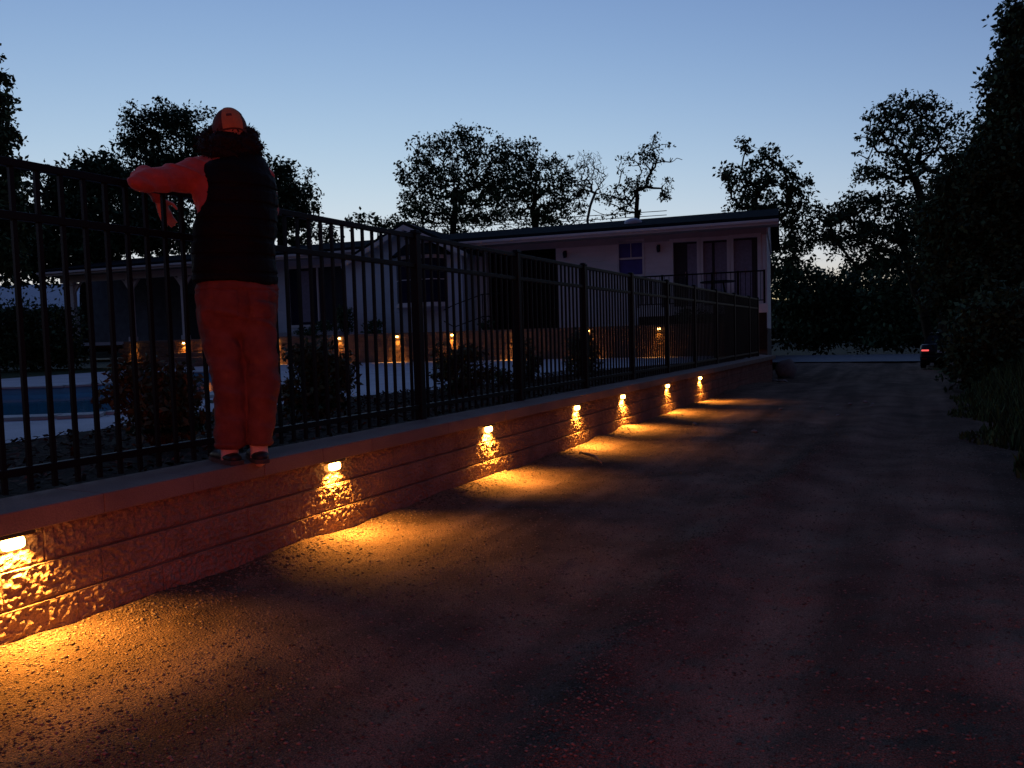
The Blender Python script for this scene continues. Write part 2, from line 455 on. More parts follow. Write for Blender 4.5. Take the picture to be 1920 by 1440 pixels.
# ------------------------------------------------------------------ retaining walls
def block_mesh(seed, L=0.40, H=CH, D=0.2, nx=84, nz=31, amp=.0078):
    """split-face block: rough proud face inside a smooth lip; local x along, -y out, z up"""
    xs = np.linspace(0, L, nx); zs = np.linspace(0, H, nz)
    X, Z = np.meshgrid(xs, zs)
    edge = np.minimum(np.minimum(X, L - X) / 0.005, np.minimum(Z, H - Z) / 0.014)
    k = np.clip(edge, 0, 1); k = k * k * (3 - 2 * k)
    rough = .26 * vnoise(X * 30 + seed * 9, Z * 34, seed) + .62 * vnoise(X * 62, Z * 74 + seed * 5, seed + 20) + .30 * vnoise(X * 9, Z * 9, seed + 40) + .30 * vnoise(X * 120, Z * 130, seed + 60)
    rough = np.sign(rough) * np.abs(rough) ** .8
    side = np.where(np.minimum(X, L - X) < 1e-6, .003, 0)
    foot = np.clip(1 - Z / .012, 0, 1)                       # under-cut foot, smooth flat lip along the top
    Y = -(0.010 * (1 - .9 * foot) + k * amp * rough) + side
    V = np.stack([X, Y, Z], -1).reshape(-1, 3)
    i = (np.arange(nz - 1)[:, None] * nx + np.arange(nx - 1)[None]).ravel()
    F = [tuple(q) for q in np.stack([i, i + 1, i + nx + 1, i + nx], 1)]
    V = V.tolist(); b = len(V)
    V += [(0, D, 0), (L, D, 0), (L, D, H), (0, D, H)]
    c0, c1, c2, c3 = 0, nx - 1, nz * nx - 1, (nz - 1) * nx
    F += [(b + 1, b, b + 3, b + 2), (c0, b, b + 1, c1), (c3, c2, b + 2, b + 3), (c0, c3, b + 3, b), (c1, b + 1, b + 2, c2)]
    me = bpy.data.meshes.new('block')
    me.from_pydata(V, [], F); me.update()
    me.materials.append(M['block'])
    return me
BL = [block_mesh(s) for s in range(7)]
BL_LOW = [block_mesh(s + 10, 0.40, 0.17, .2, 14, 6) for s in range(5)]

def cap_mesh(L=0.45, D=0.33, H=0.083, seed=0):
    bm = bmesh.new(); box(bm, 0, L, 0, D, 0, H, 0.0035)
    rr = random.Random(seed)
    me = bpy.data.meshes.new('cap_stone'); bm.to_mesh(me); bm.free()
    me.materials.append(M['cap'])
    return me
CAPM = [cap_mesh(0.447, seed=s) for s in range(3)]

def put(me, name, parent, loc, rz):
    o = bpy.data.objects.new(name, me); col.objects.link(o)
    o.parent = parent; o.location = loc; o.rotation_euler = (0, 0, rz)
    return o

lane_wall = empty('retaining_wall', (0, 0, 0), 0, 'long low retaining wall of split-face blocks with smooth caps beside the gravel lane', 'wall')
rz = math.pi / 2                                # local x -> +Y, local -y -> +X
for c in range(3):
    z0 = CAPB - CH * (c + 1)
    X = -0.030 + 0.011 * c
    y = -1.0 + (0.2 if c % 2 else 0.0) + [0, .03, .11][c]
    i = 0
    while y < WALL_END - .3:
        put(BL[(i * 3 + c * 2 + (i // 5)) % 7], 'block', lane_wall, (X, y, z0), rz)
        y += 0.4015; i += 1
# buried course below the gravel
y = -1.0
while y < WALL_END - .3:
    put(BL[random.randrange(7)], 'block', lane_wall, (0.003, y, CAPB - CH * 4), rz); y += .4015
y = -1.1; i = 0
while y < WALL_END:
    put(CAPM[i % 3], 'cap_stone', lane_wall, (0.026 + random.uniform(-.002, .002), y, CAPB + .001 + random.uniform(0, .0015)), rz); y += .4488; i += 1
# the end of the wall turns towards the house
e0 = Vector((-0.05, WALL_END + .25)); e1 = Vector((-1.3, 22.5)); ed = (e1 - e0).normalized(); er = math.atan2(ed.y, ed.x)
en = Vector((ed.y, -ed.x))
for c in range(4):
    t = 0.1 * (c % 2)
    while t < (e1 - e0).length - .2:
        p = e0 + ed * t
        put(BL[random.randrange(7)], 'block', lane_wall, (p.x, p.y, CAPB - CH * (c + 1)), er); t += .4015
t = 0
while t < (e1 - e0).length - .2:
    p = e0 + ed * t
    put(CAPM[0], 'cap_stone', lane_wall, (p.x + en.x * .03, p.y + en.y * .03, CAPB), er); t += .4505

pool_wall = empty('pool_retaining_wall', (back0.x, back0.y, DECK), 0, 'stacked stone retaining wall with amber lamps between pool deck and house', 'wall')
br = math.atan2(-bdir.y, -bdir.x)               # blocks run towards the right
for c in range(5):
    t = 0.0 + (.2 if c % 2 else 0)
    while t < 21.5:
        p = back0 + bdir * (t + .4) + bnor * (.012 * c)
        o = put(BL_LOW[random.randrange(5)], 'block', pool_wall, (p.x - back0.x, p.y - back0.y, .17 * c), br); t += .4015
t = 0
while t < 21.4:
    p = back0 + bdir * (t + .45) + bnor * .03
    put(CAPM[1], 'cap_stone', pool_wall, (p.x - back0.x, p.y - back0.y, .852), br); t += .4505

# ------------------------------------------------------------------ under-cap wall lamps
def lamp_meshes():
    bm = bmesh.new()
    box(bm, -.075, .075, -.022, .022, -.014, 0, .003)
    h = bpy.data.meshes.new('housing'); bm.to_mesh(h); bm.free(); h.materials.append(M['brass'])
    bm = bmesh.new(); box(bm, -.042, .042, -.019, .019, -.062, -.0145, .016)  # lens hangs deeper so its glow stands in for the overlit block
    l = bpy.data.meshes.new('lens'); bm.to_mesh(l); bm.free(); l.materials.append(M['lens'])
    return h, l
LH, LL = lamp_meshes()
def wall_lamp(loc, rzl, label, group, watts, tilt=14, spread=122):
    e = empty('wall_lamp', loc, rzl, label, 'lamp', group)
    put(LH, 'housing', e, (0, 0, 0), 0); put(LL, 'lens', e, (0, 0, 0), 0)
    ld = bpy.data.lights.new('lamp_light', 'AREA'); ld.shape = 'RECTANGLE'; ld.size = .11; ld.size_y = .025
    ld.energy = watts; ld.color = (1.0, 0.40, 0.055); ld.spread = R(spread)
    lo = bpy.data.objects.new('lamp_light', ld); col.objects.link(lo); lo.parent = e
    lo.location = (0, 0, -.064); lo.rotation_euler = (-R(tilt), 0, 0)
    return e
names = ['first', 'second', 'third', 'fourth', 'fifth', 'sixth']
LAMP_PX = [(25, 1030), (627, 865), (916, 797), (1082, 760), (1168, 740), (1252, 720), (1313, 704)]
for i, p in enumerate(LAMP_PX):
    y = onx(*p, 0).y
    lab = 'lit amber lamp under the lane wall cap, the one left of the person\'s raised elbow' if i == 0 else 'lit amber lamp under the lane wall cap, %s past the standing person towards the house' % names[i - 1]
    wall_lamp((0.0, y, CAPB - .001), rz, lab, 'lamps under the lane wall cap', 24 * (1, .86, 1.08, .92, 1.15, .8, .95)[i], 18 + (0, 4, -3, 2, -4, 3, 0)[i])
BACK_PX = [(1383, 640), (1236, 640), (1103, 640), (966, 640), (848, 640), (745, 640), (637, 645), (519, 650), (387, 653), (345, 653), (251, 653)]
names2 = ['first', 'second', 'third', 'fourth', 'fifth', 'sixth', 'seventh', 'eighth', 'ninth', 'tenth', 'eleventh']
for i, p in enumerate(BACK_PX):
    d = ray(*p); n2 = Vector((bnor.x, bnor.y, 0)); q0 = Vector((back0.x, back0.y, 0))
    t = (q0 - CAM).dot(n2) / d.dot(n2); q = CAM + d * t
    wall_lamp((q.x - bnor.x * .012, q.y - bnor.y * .012, DECK + .85), br, 'lit amber lamp on the pool wall, %s counted from the railed house deck' % names2[i], 'lamps on the pool wall', 6.5 * (1, .8, 1.1, .9, 1.2, 1, .7, .9, 1.1, .8, 1)[i], 14, 84)

# ------------------------------------------------------------------ black metal fence on the lane wall
FX = -0.316
fence = empty('metal_fence', (FX, 0, .45), 0, 'black metal picket fence with square posts running along the top of the lane wall', 'fence')
def fmesh(name, a, b, h, bev=.003):
    bm = bmesh.new(); box(bm, -a / 2, a / 2, -b / 2, b / 2, 0, h, bev)
    me = bpy.data.meshes.new(name); bm.to_mesh(me); bm.free(); me.materials.append(M['fence']); return me
POST = fmesh('post', .064, .064, 1.455)
bm = bmesh.new(); box(bm, -.038, .038, -.038, .038, 0, .014, .003); box(bm, -.028, .028, -.028, .028, .014, .03, .008)
PCAP = bpy.data.meshes.new('post_cap'); bm.to_mesh(PCAP); bm.free(); PCAP.materials.append(M['fence'])
PICK = fmesh('picket', .018, .018, 1.362, 0)
PITCH = 1.683
posts = [4.892 + PITCH * k for k in range(-3, 9)]
FULLR = fmesh('rail', .036, PITCH - .066, .034, .003)
SHORT = 19.5 - posts[-1]
SR = fmesh('rail_short', .036, SHORT - .066, .034, .003)
def add_post(y):
    p = put(POST, 'post', fence, (0, y, 0), 0)
    put(PCAP, 'post_cap', p, (0, 0, 1.455), 0)
for y in posts + [19.5]: add_post(y)
for a, b in zip(posts + [posts[-1]], posts[1:] + [19.5]):
    if b <= a: continue
    me = FULLR if b - a > 1.5 else SR
    for z in (1.868, 1.650, .585):
        put(me, 'rail', fence, (0, (a + b) / 2, z - .45), 0)
    k = round((b - a) / .1052)
    for j in range(1, k):
        put(PICK, 'picket', fence, (0, a + (b - a) * j / k, .515 - .45), random.uniform(-.02, .02))

# ------------------------------------------------------------------ house
HO = Vector((-0.88, 24.44, 0)); HU = Vector((-0.99, -0.138, 0)).normalized(); HV = Vector((-HU.y, HU.x, 0))
if HV.y > 0: HV = -HV
HRZ = math.atan2(HU.y, HU.x)
def hp(px, py, v=0.0):
    """photo pixel -> (u, z) on the house plane that stands v metres in front of the facade"""
    d = ray(px, py); o = HO + HV * v
    t = (o - CAM).dot(HV) / d.dot(HV); q = CAM + d * t - HO
    return q.dot(HU), q.z + HO.z
house = empty('house', HO, HRZ, 'long single-storey house with pale siding and low dark roof above the pool', 'house')
def hb(name, u0, u1, v0, v1, z0, z1, mat, parent=None, bev=0.0):
    return boxo(name, min(u0, u1), max(u0, u1), v0, v1, z0, z1, mat, parent or house, bev)
def wall_with_holes(name, u0, u1, v0, v1, z0, z1, holes, mat):
    us = sorted({u0, u1, *[h[0] for h in holes], *[h[1] for h in holes]}); zs = sorted({z0, z1, *[h[2] for h in holes], *[h[3] for h in holes]})
    bm = bmesh.new()
    def solid(i, j):
        if i < 0 or j < 0 or i >= len(us) - 1 or j >= len(zs) - 1: return False
        cu = (us[i] + us[i + 1]) / 2; cz = (zs[j] + zs[j + 1]) / 2
        return not any(h[0] < cu < h[1] and h[2] < cz < h[3] for h in holes)
    def q(*p): bm.faces.new([bm.verts.new(x) for x in p])
    for i in range(len(us) - 1):
        for j in range(len(zs) - 1):
            if not solid(i, j): continue
            a, b, c, d = us[i], us[i + 1], zs[j], zs[j + 1]
            q((a, v1, c), (b, v1, c), (b, v1, d), (a, v1, d)); q((a, v0, c), (a, v0, d), (b, v0, d), (b, v0, c))
            if not solid(i - 1, j): q((a, v0, c), (a, v1, c), (a, v1, d), (a, v0, d))
            if not solid(i + 1, j): q((b, v0, c), (b, v0, d), (b, v1, d), (b, v1, c))
            if not solid(i, j - 1): q((a, v0, c), (b, v0, c), (b, v1, c), (a, v1, c))
            if not solid(i, j + 1): q((a, v0, d), (a, v1, d), (b, v1, d), (b, v0, d))
    bmesh.ops.remove_doubles(bm, verts=bm.verts, dist=1e-5)
    bmesh.ops.recalc_face_normals(bm, faces=bm.faces)
    return obj(name, bm, mat, house)

FLOOR = 1.9; EAVE = 4.22; HL = hp(122, 560)[0]
uG0 = hp(893, 540)[0]; uG1 = hp(650, 540, 1.2)[0]         # gable wing between these
uR0, uR1 = hp(1043, 520)[0], hp(912, 520)[0]              # dark recess
def hole(px0, py0, px1, py1, v=0.0):
    a = hp(px0, py0, v); b = hp(px1, py1, v)
    return [min(a[0], b[0]), max(a[0], b[0]), min(a[1], b[1]), max(a[1], b[1])]
win = hole(1160, 455, 1205, 514)
dA = hole(1262, 455, 1308, 560); dB = hole(1318, 452, 1364, 560); dC = hole(1375, 447, 1421, 560)
for d in (dA, dB, dC): d[2] = FLOOR + .03
sl = hole(540, 505, 652, 606)
wall_with_holes('wall', 0, uG0, -.22, 0, 1.2, EAVE, [win, dA, dB, dC, [uR0, uR1, 1.2 - .01, EAVE - .18]], M['wall'])
wall_with_holes('wall', uG1 + .02, hp(505, 540)[0], -.22, 0, 1.2, EAVE, [sl], M['wallg'])
hb('foundation', -.02, 10, -7.8, .03, -.9, 1.2, M['found'])
hb('wall', -.01, .21, -7.8, -.221, 1.2, EAVE, M['wall'])
hb('wall', 0, HL, -7.8, -7.58, 1.2, EAVE, M['wall'])
# recess: dark boarded entry
hb('recess_wall', uR0 - .1, uR1 + .1, -1.9, -1.75, 1.2, EAVE - .1, M['dark'])
hb('recess_wall', uR0 - .12, uR0 - .003, -1.75, -.221, 1.2, EAVE - .1, M['dark']); hb('recess_wall', uR1 + .003, uR1 + .12, -1.75, -.221, 1.2, EAVE - .1, M['dark'])
hb('recess_ceiling', uR0, uR1, -1.75, -.02, EAVE - .19, EAVE - .12, M['dark'])
k = int((uR1 - uR0) / .24)
for i in range(k):
    hb('board', uR0 + i * .24 + .004, uR0 + i * .24 + .232, -1.75, -1.73, 1.3, EAVE - .2, M['dark'])
# window: frame, sashes, blind
def window(h, v=0.0, blind=True, mat=None, mull=True):
    f = empty('window', (0, 0, 0)); f.parent = house
    u0, u1, z0, z1 = h; t = .07
    for a in ((u0 - t, u0, z0 - t, z1 + t), (u1, u1 + t, z0 - t, z1 + t), (u0, u1, z1, z1 + t), (u0, u1, z0 - t, z0)):
        hb('frame', a[0], a[1], v - .05, v + .03, a[2], a[3], M['trim'], f)
    zm = (z0 + z1) / 2
    if mull: hb('sash_bar', u0, u1, v - .07, v - .02, zm - .03, zm + .03, M['trim'], f)
    hb('pane', u0, u1, v - .09, v - .075, z0, z1, mat or M['glass'], f)
    return f
window(win, mat=M['blind'])
um = (win[0] + win[1]) / 2
hb('sash_bar', um - .012, um + .012, -.072, -.05, (win[2] + win[3]) / 2 + .03, win[3], M['trim'], house)
# French doors with curtains behind the glass
for i, d in enumerate((dA, dB, dC)):
    u0, u1, z0, z1 = d; t = .11
    f = empty('french_door', (0, 0, 0)); f.parent = house
    for a in ((u0 - t, u0, z0, z1 + t), (u1, u1 + t, z0, z1 + t), (u0, u1, z1, z1 + t)):
        hb('frame', a[0], a[1], -.04, .035, a[2], a[3], M['trim'], f)
    wdt = u1 - u0
    # u grows to the left of the picture
    if i == 0: cur = [(0.02, .42)]
    elif i == 1: cur = [(0.0, .52), (.64, 1.0)]
    else: cur = [(.24, 1.0)]
    hb('door_leaf', u0, u1, -.16, -.12, z0, z1, M['darkdoor'], f)
    for a, b in cur: hb('curtain', u0 + a * wdt, u0 + b * wdt, -.115, -.10, z0 + .06, z1 - .06, M['curtain'], f)
    hb('handle', u0 + .5 * wdt - .01, u0 + .5 * wdt + .01, -.10, -.05, z0 + .95, z0 + 1.1, M['chrome'], f)
# sliding doors of the left wing
u0, u1, z0, z1 = sl
f = empty('sliding_door', (0, 0, 0)); f.parent = house
for a in ((u0 - .09, u0, z0, z1 + .09), (u1, u1 + .09, z0, z1 + .09), (u0, u1, z1, z1 + .09), (u0 - .09, u1 + .09, z0 - .1, z0)):
    hb('frame', a[0], a[1], -.04, .035, a[2], a[3], M['trim'], f)
um = (u0 + u1) / 2
hb('door_leaf', u0, um - .02, -.13, -.09, z0, z1, M['darkdoor'], f); hb('door_leaf', um + .02, u1, -.10, -.06, z0, z1, M['glass'], f)
hb('mullion', um - .03, um + .03, -.085, -.02, z0, z1, M['trim'], f)
hb('curtain', um + .25, um + .75, -.058, -.05, z0 + .1, z1 - .1, M['curtain'], f)
hb('step', u0 - .2, u1 + .4, .04, .9, 1.2, 1.55, M['concrete'])
# sconces
for px, py in ((1060, 477), (1235, 466)):
    u, z = hp(px, py)
    s = empty('wall_sconce', (0, 0, 0)); s.parent = house
    bm = bmesh.new(); box(bm, u - .05, u + .05, .0, .02, z - .10, z + .12, .004); box(bm, u - .02, u + .02, .02, .10, z + .06, z + .10, .004)
    obj('bracket', bm, M['fence'], s)
    bm = bmesh.new(); tube(bm, [(u, .11, z - .13), (u, .11, z + .04), (u, .11, z + .10)], [.045, .07, .03], 6)
    obj('lantern', bm, M['glass'], s)
# porch of the far left wing: set back wall, posts, brackets
uP0 = hp(505, 540)[0]
hb('wall', uP0, HL + 1.2, -2.6, -2.4, 1.2, EAVE, M['porchgrey'])  # back wall darker than the side: porch shade is put into its colour
hb('wall', uP0, uP0 + .2, -2.4, -.221, 1.2, EAVE, M['wallg'])
hb('porch_door', hp(300, 560)[0], hp(300, 560)[0] + 1.0, -2.40, -2.35, 1.3, 3.4, M['darkdoor'])
hb('porch_floor', uP0, HL, -2.4, .25, 1.2, 1.42, M['concrete'])
hb('porch_panel', hp(222, 560)[0], hp(195, 560)[0], -1.6, -1.5, 1.42, EAVE - .4, M['porchgrey'])
for px in (345, 246, 138):
    u = hp(px, 560, .1)[0]
    p = empty('porch_post', (0, 0, 0)); p.parent = house
    hb('shaft', u - .09, u + .09, .0, .18, 1.42, EAVE - .28, M['trim'], p, .01)
    hb('capital', u - .15, u + .15, -.04, .24, EAVE - .40, EAVE - .29, M['trim'], p, .02)
    hb('base', u - .13, u + .13, -.03, .22, 1.42, 1.60, M['trim'], p, .01)
    for s in (-1, 1):
        bm = bmesh.new()
        vs = [(u + s * .09, EAVE - .42), (u + s * .5, EAVE - .29), (u + s * .42, EAVE - .29), (u + s * .09, EAVE - .75), ]
        a_ = [bm.verts.new((x, .06, z)) for x, z in vs]; b_ = [bm.verts.new((x, .12, z)) for x, z in vs]
        bm.faces.new(a_); bm.faces.new(b_[::-1])
        for t in range(4): bm.faces.new((a_[t], b_[t], b_[(t + 1) % 4], a_[(t + 1) % 4]))
        bmesh.ops.recalc_face_normals(bm, faces=bm.faces)
        obj('bracket', bm, M['trim'], p)
hb('porch_beam', uP0, HL, .0, .2, EAVE - .285, EAVE - .02, M['trim'])
# roof: two slopes, fascia, soffit, vent dome
def slab(name, prof, u0, u1, mat, parent):
    bm = bmesh.new()
    a_ = [bm.verts.new((u0, v, z)) for v, z in prof]; b_ = [bm.verts.new((u1, v, z)) for v, z in prof]
    bm.faces.new(a_); bm.faces.new(b_[::-1]); n = len(prof)
    for t in range(n): bm.faces.new((a_[t], a_[(t + 1) % n], b_[(t + 1) % n], b_[t]))
    bmesh.ops.recalc_face_normals(bm, faces=bm.faces)
    return obj(name, bm, mat, parent)
OV = .75
RIDGE_Z = EAVE + 1.12
roof = slab('roof', [(OV, EAVE + .24), (-3.9, RIDGE_Z), (-8.5, EAVE + .24), (-8.5, EAVE + .12), (-3.9, RIDGE_Z - .14), (OV, EAVE + .12)], -.35, HL + .5, M['roof'], house)
hb('fascia', -.36, HL + .5, OV - .02, OV + .02, EAVE - .02, EAVE + .125, M['trim'], roof)
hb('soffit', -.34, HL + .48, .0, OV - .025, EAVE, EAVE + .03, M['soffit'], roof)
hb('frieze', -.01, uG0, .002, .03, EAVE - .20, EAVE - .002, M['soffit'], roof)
hb('corner_board', -.012, .10, .002, .03, 1.21, EAVE - .201, M['trim'], house)
hb('gutter', -.36, HL + .5, OV + .021, OV + .11, EAVE + .05, EAVE + .13, M['trim'], roof, .012)
hb('downpipe', .02, .09, .035, .10, .2, EAVE - .21, M['trim'], house, .01)
u, z = hp(1187, 414, -1.2)
bm = bmesh.new(); tube(bm, [(u, -1.2, z - .2), (u, -1.2, z - .03), (u, -1.2, z + .03), (u, -1.2, z + .08)], [.28, .30, .24, .10], 14)
obj('roof_vent', bm, M['shed'], roof, True)
# right gable end of the main roof
bm = bmesh.new()
g = [(-.05, -.2, EAVE - .1), (-.05, -7.7, EAVE - .1), (-.05, -7.7, EAVE + .1), (-.05, -3.9, RIDGE_Z - .16), (-.05, -.2, EAVE + .1)]
a_ = [bm.verts.new(x) for x in g]; b_ = [bm.verts.new((x[0] + .1, x[1], x[2])) for x in g]
bm.faces.new(a_); bm.faces.new(b_[::-1])
for t in range(5): bm.faces.new((a_[t], a_[(t + 1) % 5], b_[(t + 1) % 5], b_[t]))
bmesh.ops.recalc_face_normals(bm, faces=bm.faces)
obj('gable_end', bm, M['wall'], house)
# gable wing with bay window
GV = 1.2
um, zp = hp(757, 416, GV + .25); uL, zL = hp(640, 481, GV + .25); uRr, zr = hp(876, 474, GV + .25)
wing = empty('gable_wing', (0, 0, 0)); wing.parent = house
ze = (zL + zr) / 2
ua, ub = uG0 + .0, uG1
bm = bmesh.new()
def gz(u): return zp - .12 - (zp - ze) * (abs(u - um) / ((uL - uRr) / 2))
g = [(ua, 1.2), (ub, 1.2), (ub, gz(ub)), (um, gz(um)), (ua, gz(ua))]
a_ = [bm.verts.new((x, GV, z)) for x, z in g]; b_ = [bm.verts.new((x, -.3, z)) for x, z in g]
bm.faces.new(a_); bm.faces.new(b_[::-1])
for t in range(5): bm.faces.new((a_[t], a_[(t + 1) % 5], b_[(t + 1) % 5], b_[t]))
bmesh.ops.recalc_face_normals(bm, faces=bm.faces)
obj('wall', bm, M['wallg'], wing)
for s, ue in ((1, uL), (-1, uRr)):
    bm = bmesh.new()
    zz = gz(ue)
    prof = [(um, zp), (ue, zz + .10), (ue, zz - .02), (um, zp - .12)]
    a_ = [bm.verts.new((x, GV + .28, z)) for x, z in prof]; b_ = [bm.verts.new((x, -3.5, z)) for x, z in prof]
    bm.faces.new(a_); bm.faces.new(b_[::-1])
    for t in range(4): bm.faces.new((a_[t], a_[(t + 1) % 4], b_[(t + 1) % 4], b_[t]))
    bmesh.ops.recalc_face_normals(bm, faces=bm.faces)
    obj('wing_roof', bm, M['roof'], wing)
    bm = bmesh.new()
    prof = [(um, zp - .10), (ue, zz - .00), (ue, zz - .16), (um, zp - .27)]
    a_ = [bm.verts.new((x, GV + .30, z)) for x, z in prof]; b_ = [bm.verts.new((x, GV + .26, z)) for x, z in prof]
    bm.faces.new(a_); bm.faces.new(b_[::-1])
    for t in range(4): bm.faces.new((a_[t], a_[(t + 1) % 4], b_[(t + 1) % 4], b_[t]))
    bmesh.ops.recalc_face_normals(bm, faces=bm.faces)
    obj('rake_board', bm, M['trim'], wing)
u, z = hp(768, 437, GV)
vt = hb('gable_vent', u - .22, u + .22, GV + .002, GV + .03, z - .25, z + .25, M['trim'], wing)
for i in range(7): hb('louvre', u - .18, u + .18, GV + .03, GV + .05, z - .21 + i * .062, z - .17 + i * .062, M['darkdoor'], wing)
# bay: three dark panes under a hipped dark roof
b0 = hp(729, 480, GV + .5); b1 = hp(830, 575, GV + .5); uA, uB = b1[0], b0[0]; zT = hp(780, 478, GV + .5)[1]; zB = hp(780, 570, GV + .5)[1]
bm = bmesh.new()
ring = [(uA, GV), (uA + .35, GV + .5), (uB - .35, GV + .5), (uB, GV)]
def prism(bm, ring, z0, z1):
    a_ = [bm.verts.new((x, y, z0)) for x, y in ring]; b_ = [bm.verts.new((x, y, z1)) for x, y in ring]
    n = len(ring); bm.faces.new(a_[::-1]); bm.faces.new(b_)
    for t in range(n): bm.faces.new((a_[t], a_[(t + 1) % n], b_[(t + 1) % n], b_[t]))
    bmesh.ops.recalc_face_normals(bm, faces=bm.faces)
prism(bm, ring, zB - .02, zT); bay = obj('bay_window', bm, M['trim'], wing)
bm = bmesh.new(); prism(bm, [(uA - .05, GV), (uA + .3, GV + .58), (uB - .3, GV + .58), (uB + .05, GV)], zB - .10, zB - .021); obj('sill', bm, M['trim'], bay)
for i in range(3):
    A = Vector(ring[i]); B = Vector(ring[i + 1]); t = (B - A).normalized(); nn = Vector((-t.y, t.x)); 
    if nn.y < 0: nn = -nn
    k = 2 if i == 1 else 1
    for j in range(k):
        p = A.lerp(B, (j + .06) / k); q = A.lerp(B, (j + .94) / k)
        for (za, zb) in ((zB + .05, (zB + zT) / 2 - .015), ((zB + zT) / 2 + .015, zT - .12)):
            bm = bmesh.new()
            vs = [bm.verts.new((c.x + nn.x * .006, c.y + nn.y * .006, z)) for c, z in ((p, za), (q, za), (q, zb), (p, zb))]
            bm.faces.new(vs); obj('pane', bm, M['glass'] if i != 2 else M['darkdoor'], bay)
bm = bmesh.new()
e = [(uA - .2, GV + .0), (uA + .25, GV + .72), (uB - .25, GV + .72), (uB + .2, GV + .0)]
lo = [bm.verts.new((x, y, zT)) for x, y in e]; hi = [bm.verts.new((x, y, zT + .42)) for x, y in ((uA + .35, GV), (uA + .5, GV + .1), (uB - .5, GV + .1), (uB - .35, GV))]
bm.faces.new(lo[::-1]); bm.faces.new(hi)
for t in range(4): bm.faces.new((lo[t], lo[(t + 1) % 4], hi[(t + 1) % 4], hi[t]))
bmesh.ops.recalc_face_normals(bm, faces=bm.faces)
obj('bay_roof', bm, M['roof'], bay)
# deck in front of the French doors
uD = hp(1196, 560, 1.5)[0]
dk = empty('house_deck', (0, 0, 0)); dk.parent = house
k = int(1.6 / .145)
for i in range(k): hb('deck_board', -.05, uD, .04 + i * .145, .04 + i * .145 + .138, FLOOR - .045, FLOOR, M['trim'], dk)
hb('deck_fascia', -.06, uD + .01, 1.64, 1.68, FLOOR - .26, FLOOR - .01, M['trim'], dk)
hb('deck_skirt', -.03, uD - .02, 1.56, 1.60, .6, FLOOR - .26, M['dark'], dk)
hb('deck_base', -.04, 2.0, .04, 1.55, -.9, 1.0, M['found'], dk)
for i in range(6):
    u = .03 + i * (uD - .06) / 5
    hb('railing_post', u - .03, u + .03, 1.55, 1.61, FLOOR, FLOOR + .95, M['fence'], dk)
hb('railing', 0, uD, 1.56, 1.60, FLOOR + .90, FLOOR + .94, M['fence'], dk); hb('railing', 0, uD, 1.57, 1.59, FLOOR + .08, FLOOR + .11, M['fence'], dk)
k = int(uD / .13)
BAL = bpy.data.meshes.new('baluster'); bm = bmesh.new(); box(bm, -.008, .008, -.008, .008, 0, .8); bm.to_mesh(BAL); bm.free(); BAL.materials.append(M['fence'])
for i in range(1, k): put(BAL, 'baluster', dk, (i * uD / k, 1.58, FLOOR + .105), 0)

def at_house(u, v, z): return HO + HU * u + HV * v + Vector((0, 0, z))
# patio table on the deck
u, _ = hp(1346, 530, .8)
tb = empty('patio_table', at_house(u, .8, FLOOR), HRZ, 'small dark round patio table on the railed house deck', 'table')
bm = bmesh.new(); tube(bm, [(0, 0, .70), (0, 0, .73)], .52, 24); obj('tabletop', bm, M['fence'], tb)
for a in range(4):
    bm = bmesh.new(); tube(bm, [(.36 * math.cos(a * 1.571 + .8), .36 * math.sin(a * 1.571 + .8), 0), (.22 * math.cos(a * 1.571 + .8), .22 * math.sin(a * 1.571 + .8), .70)], .018, 6); obj('leg', bm, M['fence'], tb)
# handrail beside the gable wing
hr = empty('handrail', at_house(hp(850, 560, 1.9)[0], 1.9, 1.27), HRZ, 'thin black stair handrail beside the grey gable wing', 'handrail')
for i, (x, h) in enumerate(((0, .95), (-1.0, 1.25), (-2.0, 1.25))):
    bm = bmesh.new(); tube(bm, [(x, 0, 0), (x, 0, h)], .018, 6); obj('post', bm, M['fence'], hr)
for dz in (0, -.7):
    bm = bmesh.new(); tube(bm, [(.35, 0, .80 + dz * .5), (0, 0, .95 + dz), (-1.0, 0, 1.25 + dz), (-2.0, 0, 1.25 + dz)], .018, 6); obj('rail', bm, M['fence'], hr)
# stone steps through the pool wall
st = empty('stone_steps', along(back0, 0) + (DECK,), 0, 'short flight of stone steps rising from the deck to the terrace', 'steps')
d = ray(368, 680); q0 = Vector((back0.x, back0.y, 0)); n2 = Vector((bnor.x, bnor.y, 0)); t = (q0 - CAM).dot(n2) / d.dot(n2); q = CAM + d * t
st.location = (q.x, q.y, DECK); st.rotation_euler = (0, 0, br)
for i in range(3): boxo('step', -.7, .7, -.9 + .3 * i, -.03, .16 * i, .16 * (i + 1) - .004, M['cap'], st, .012)

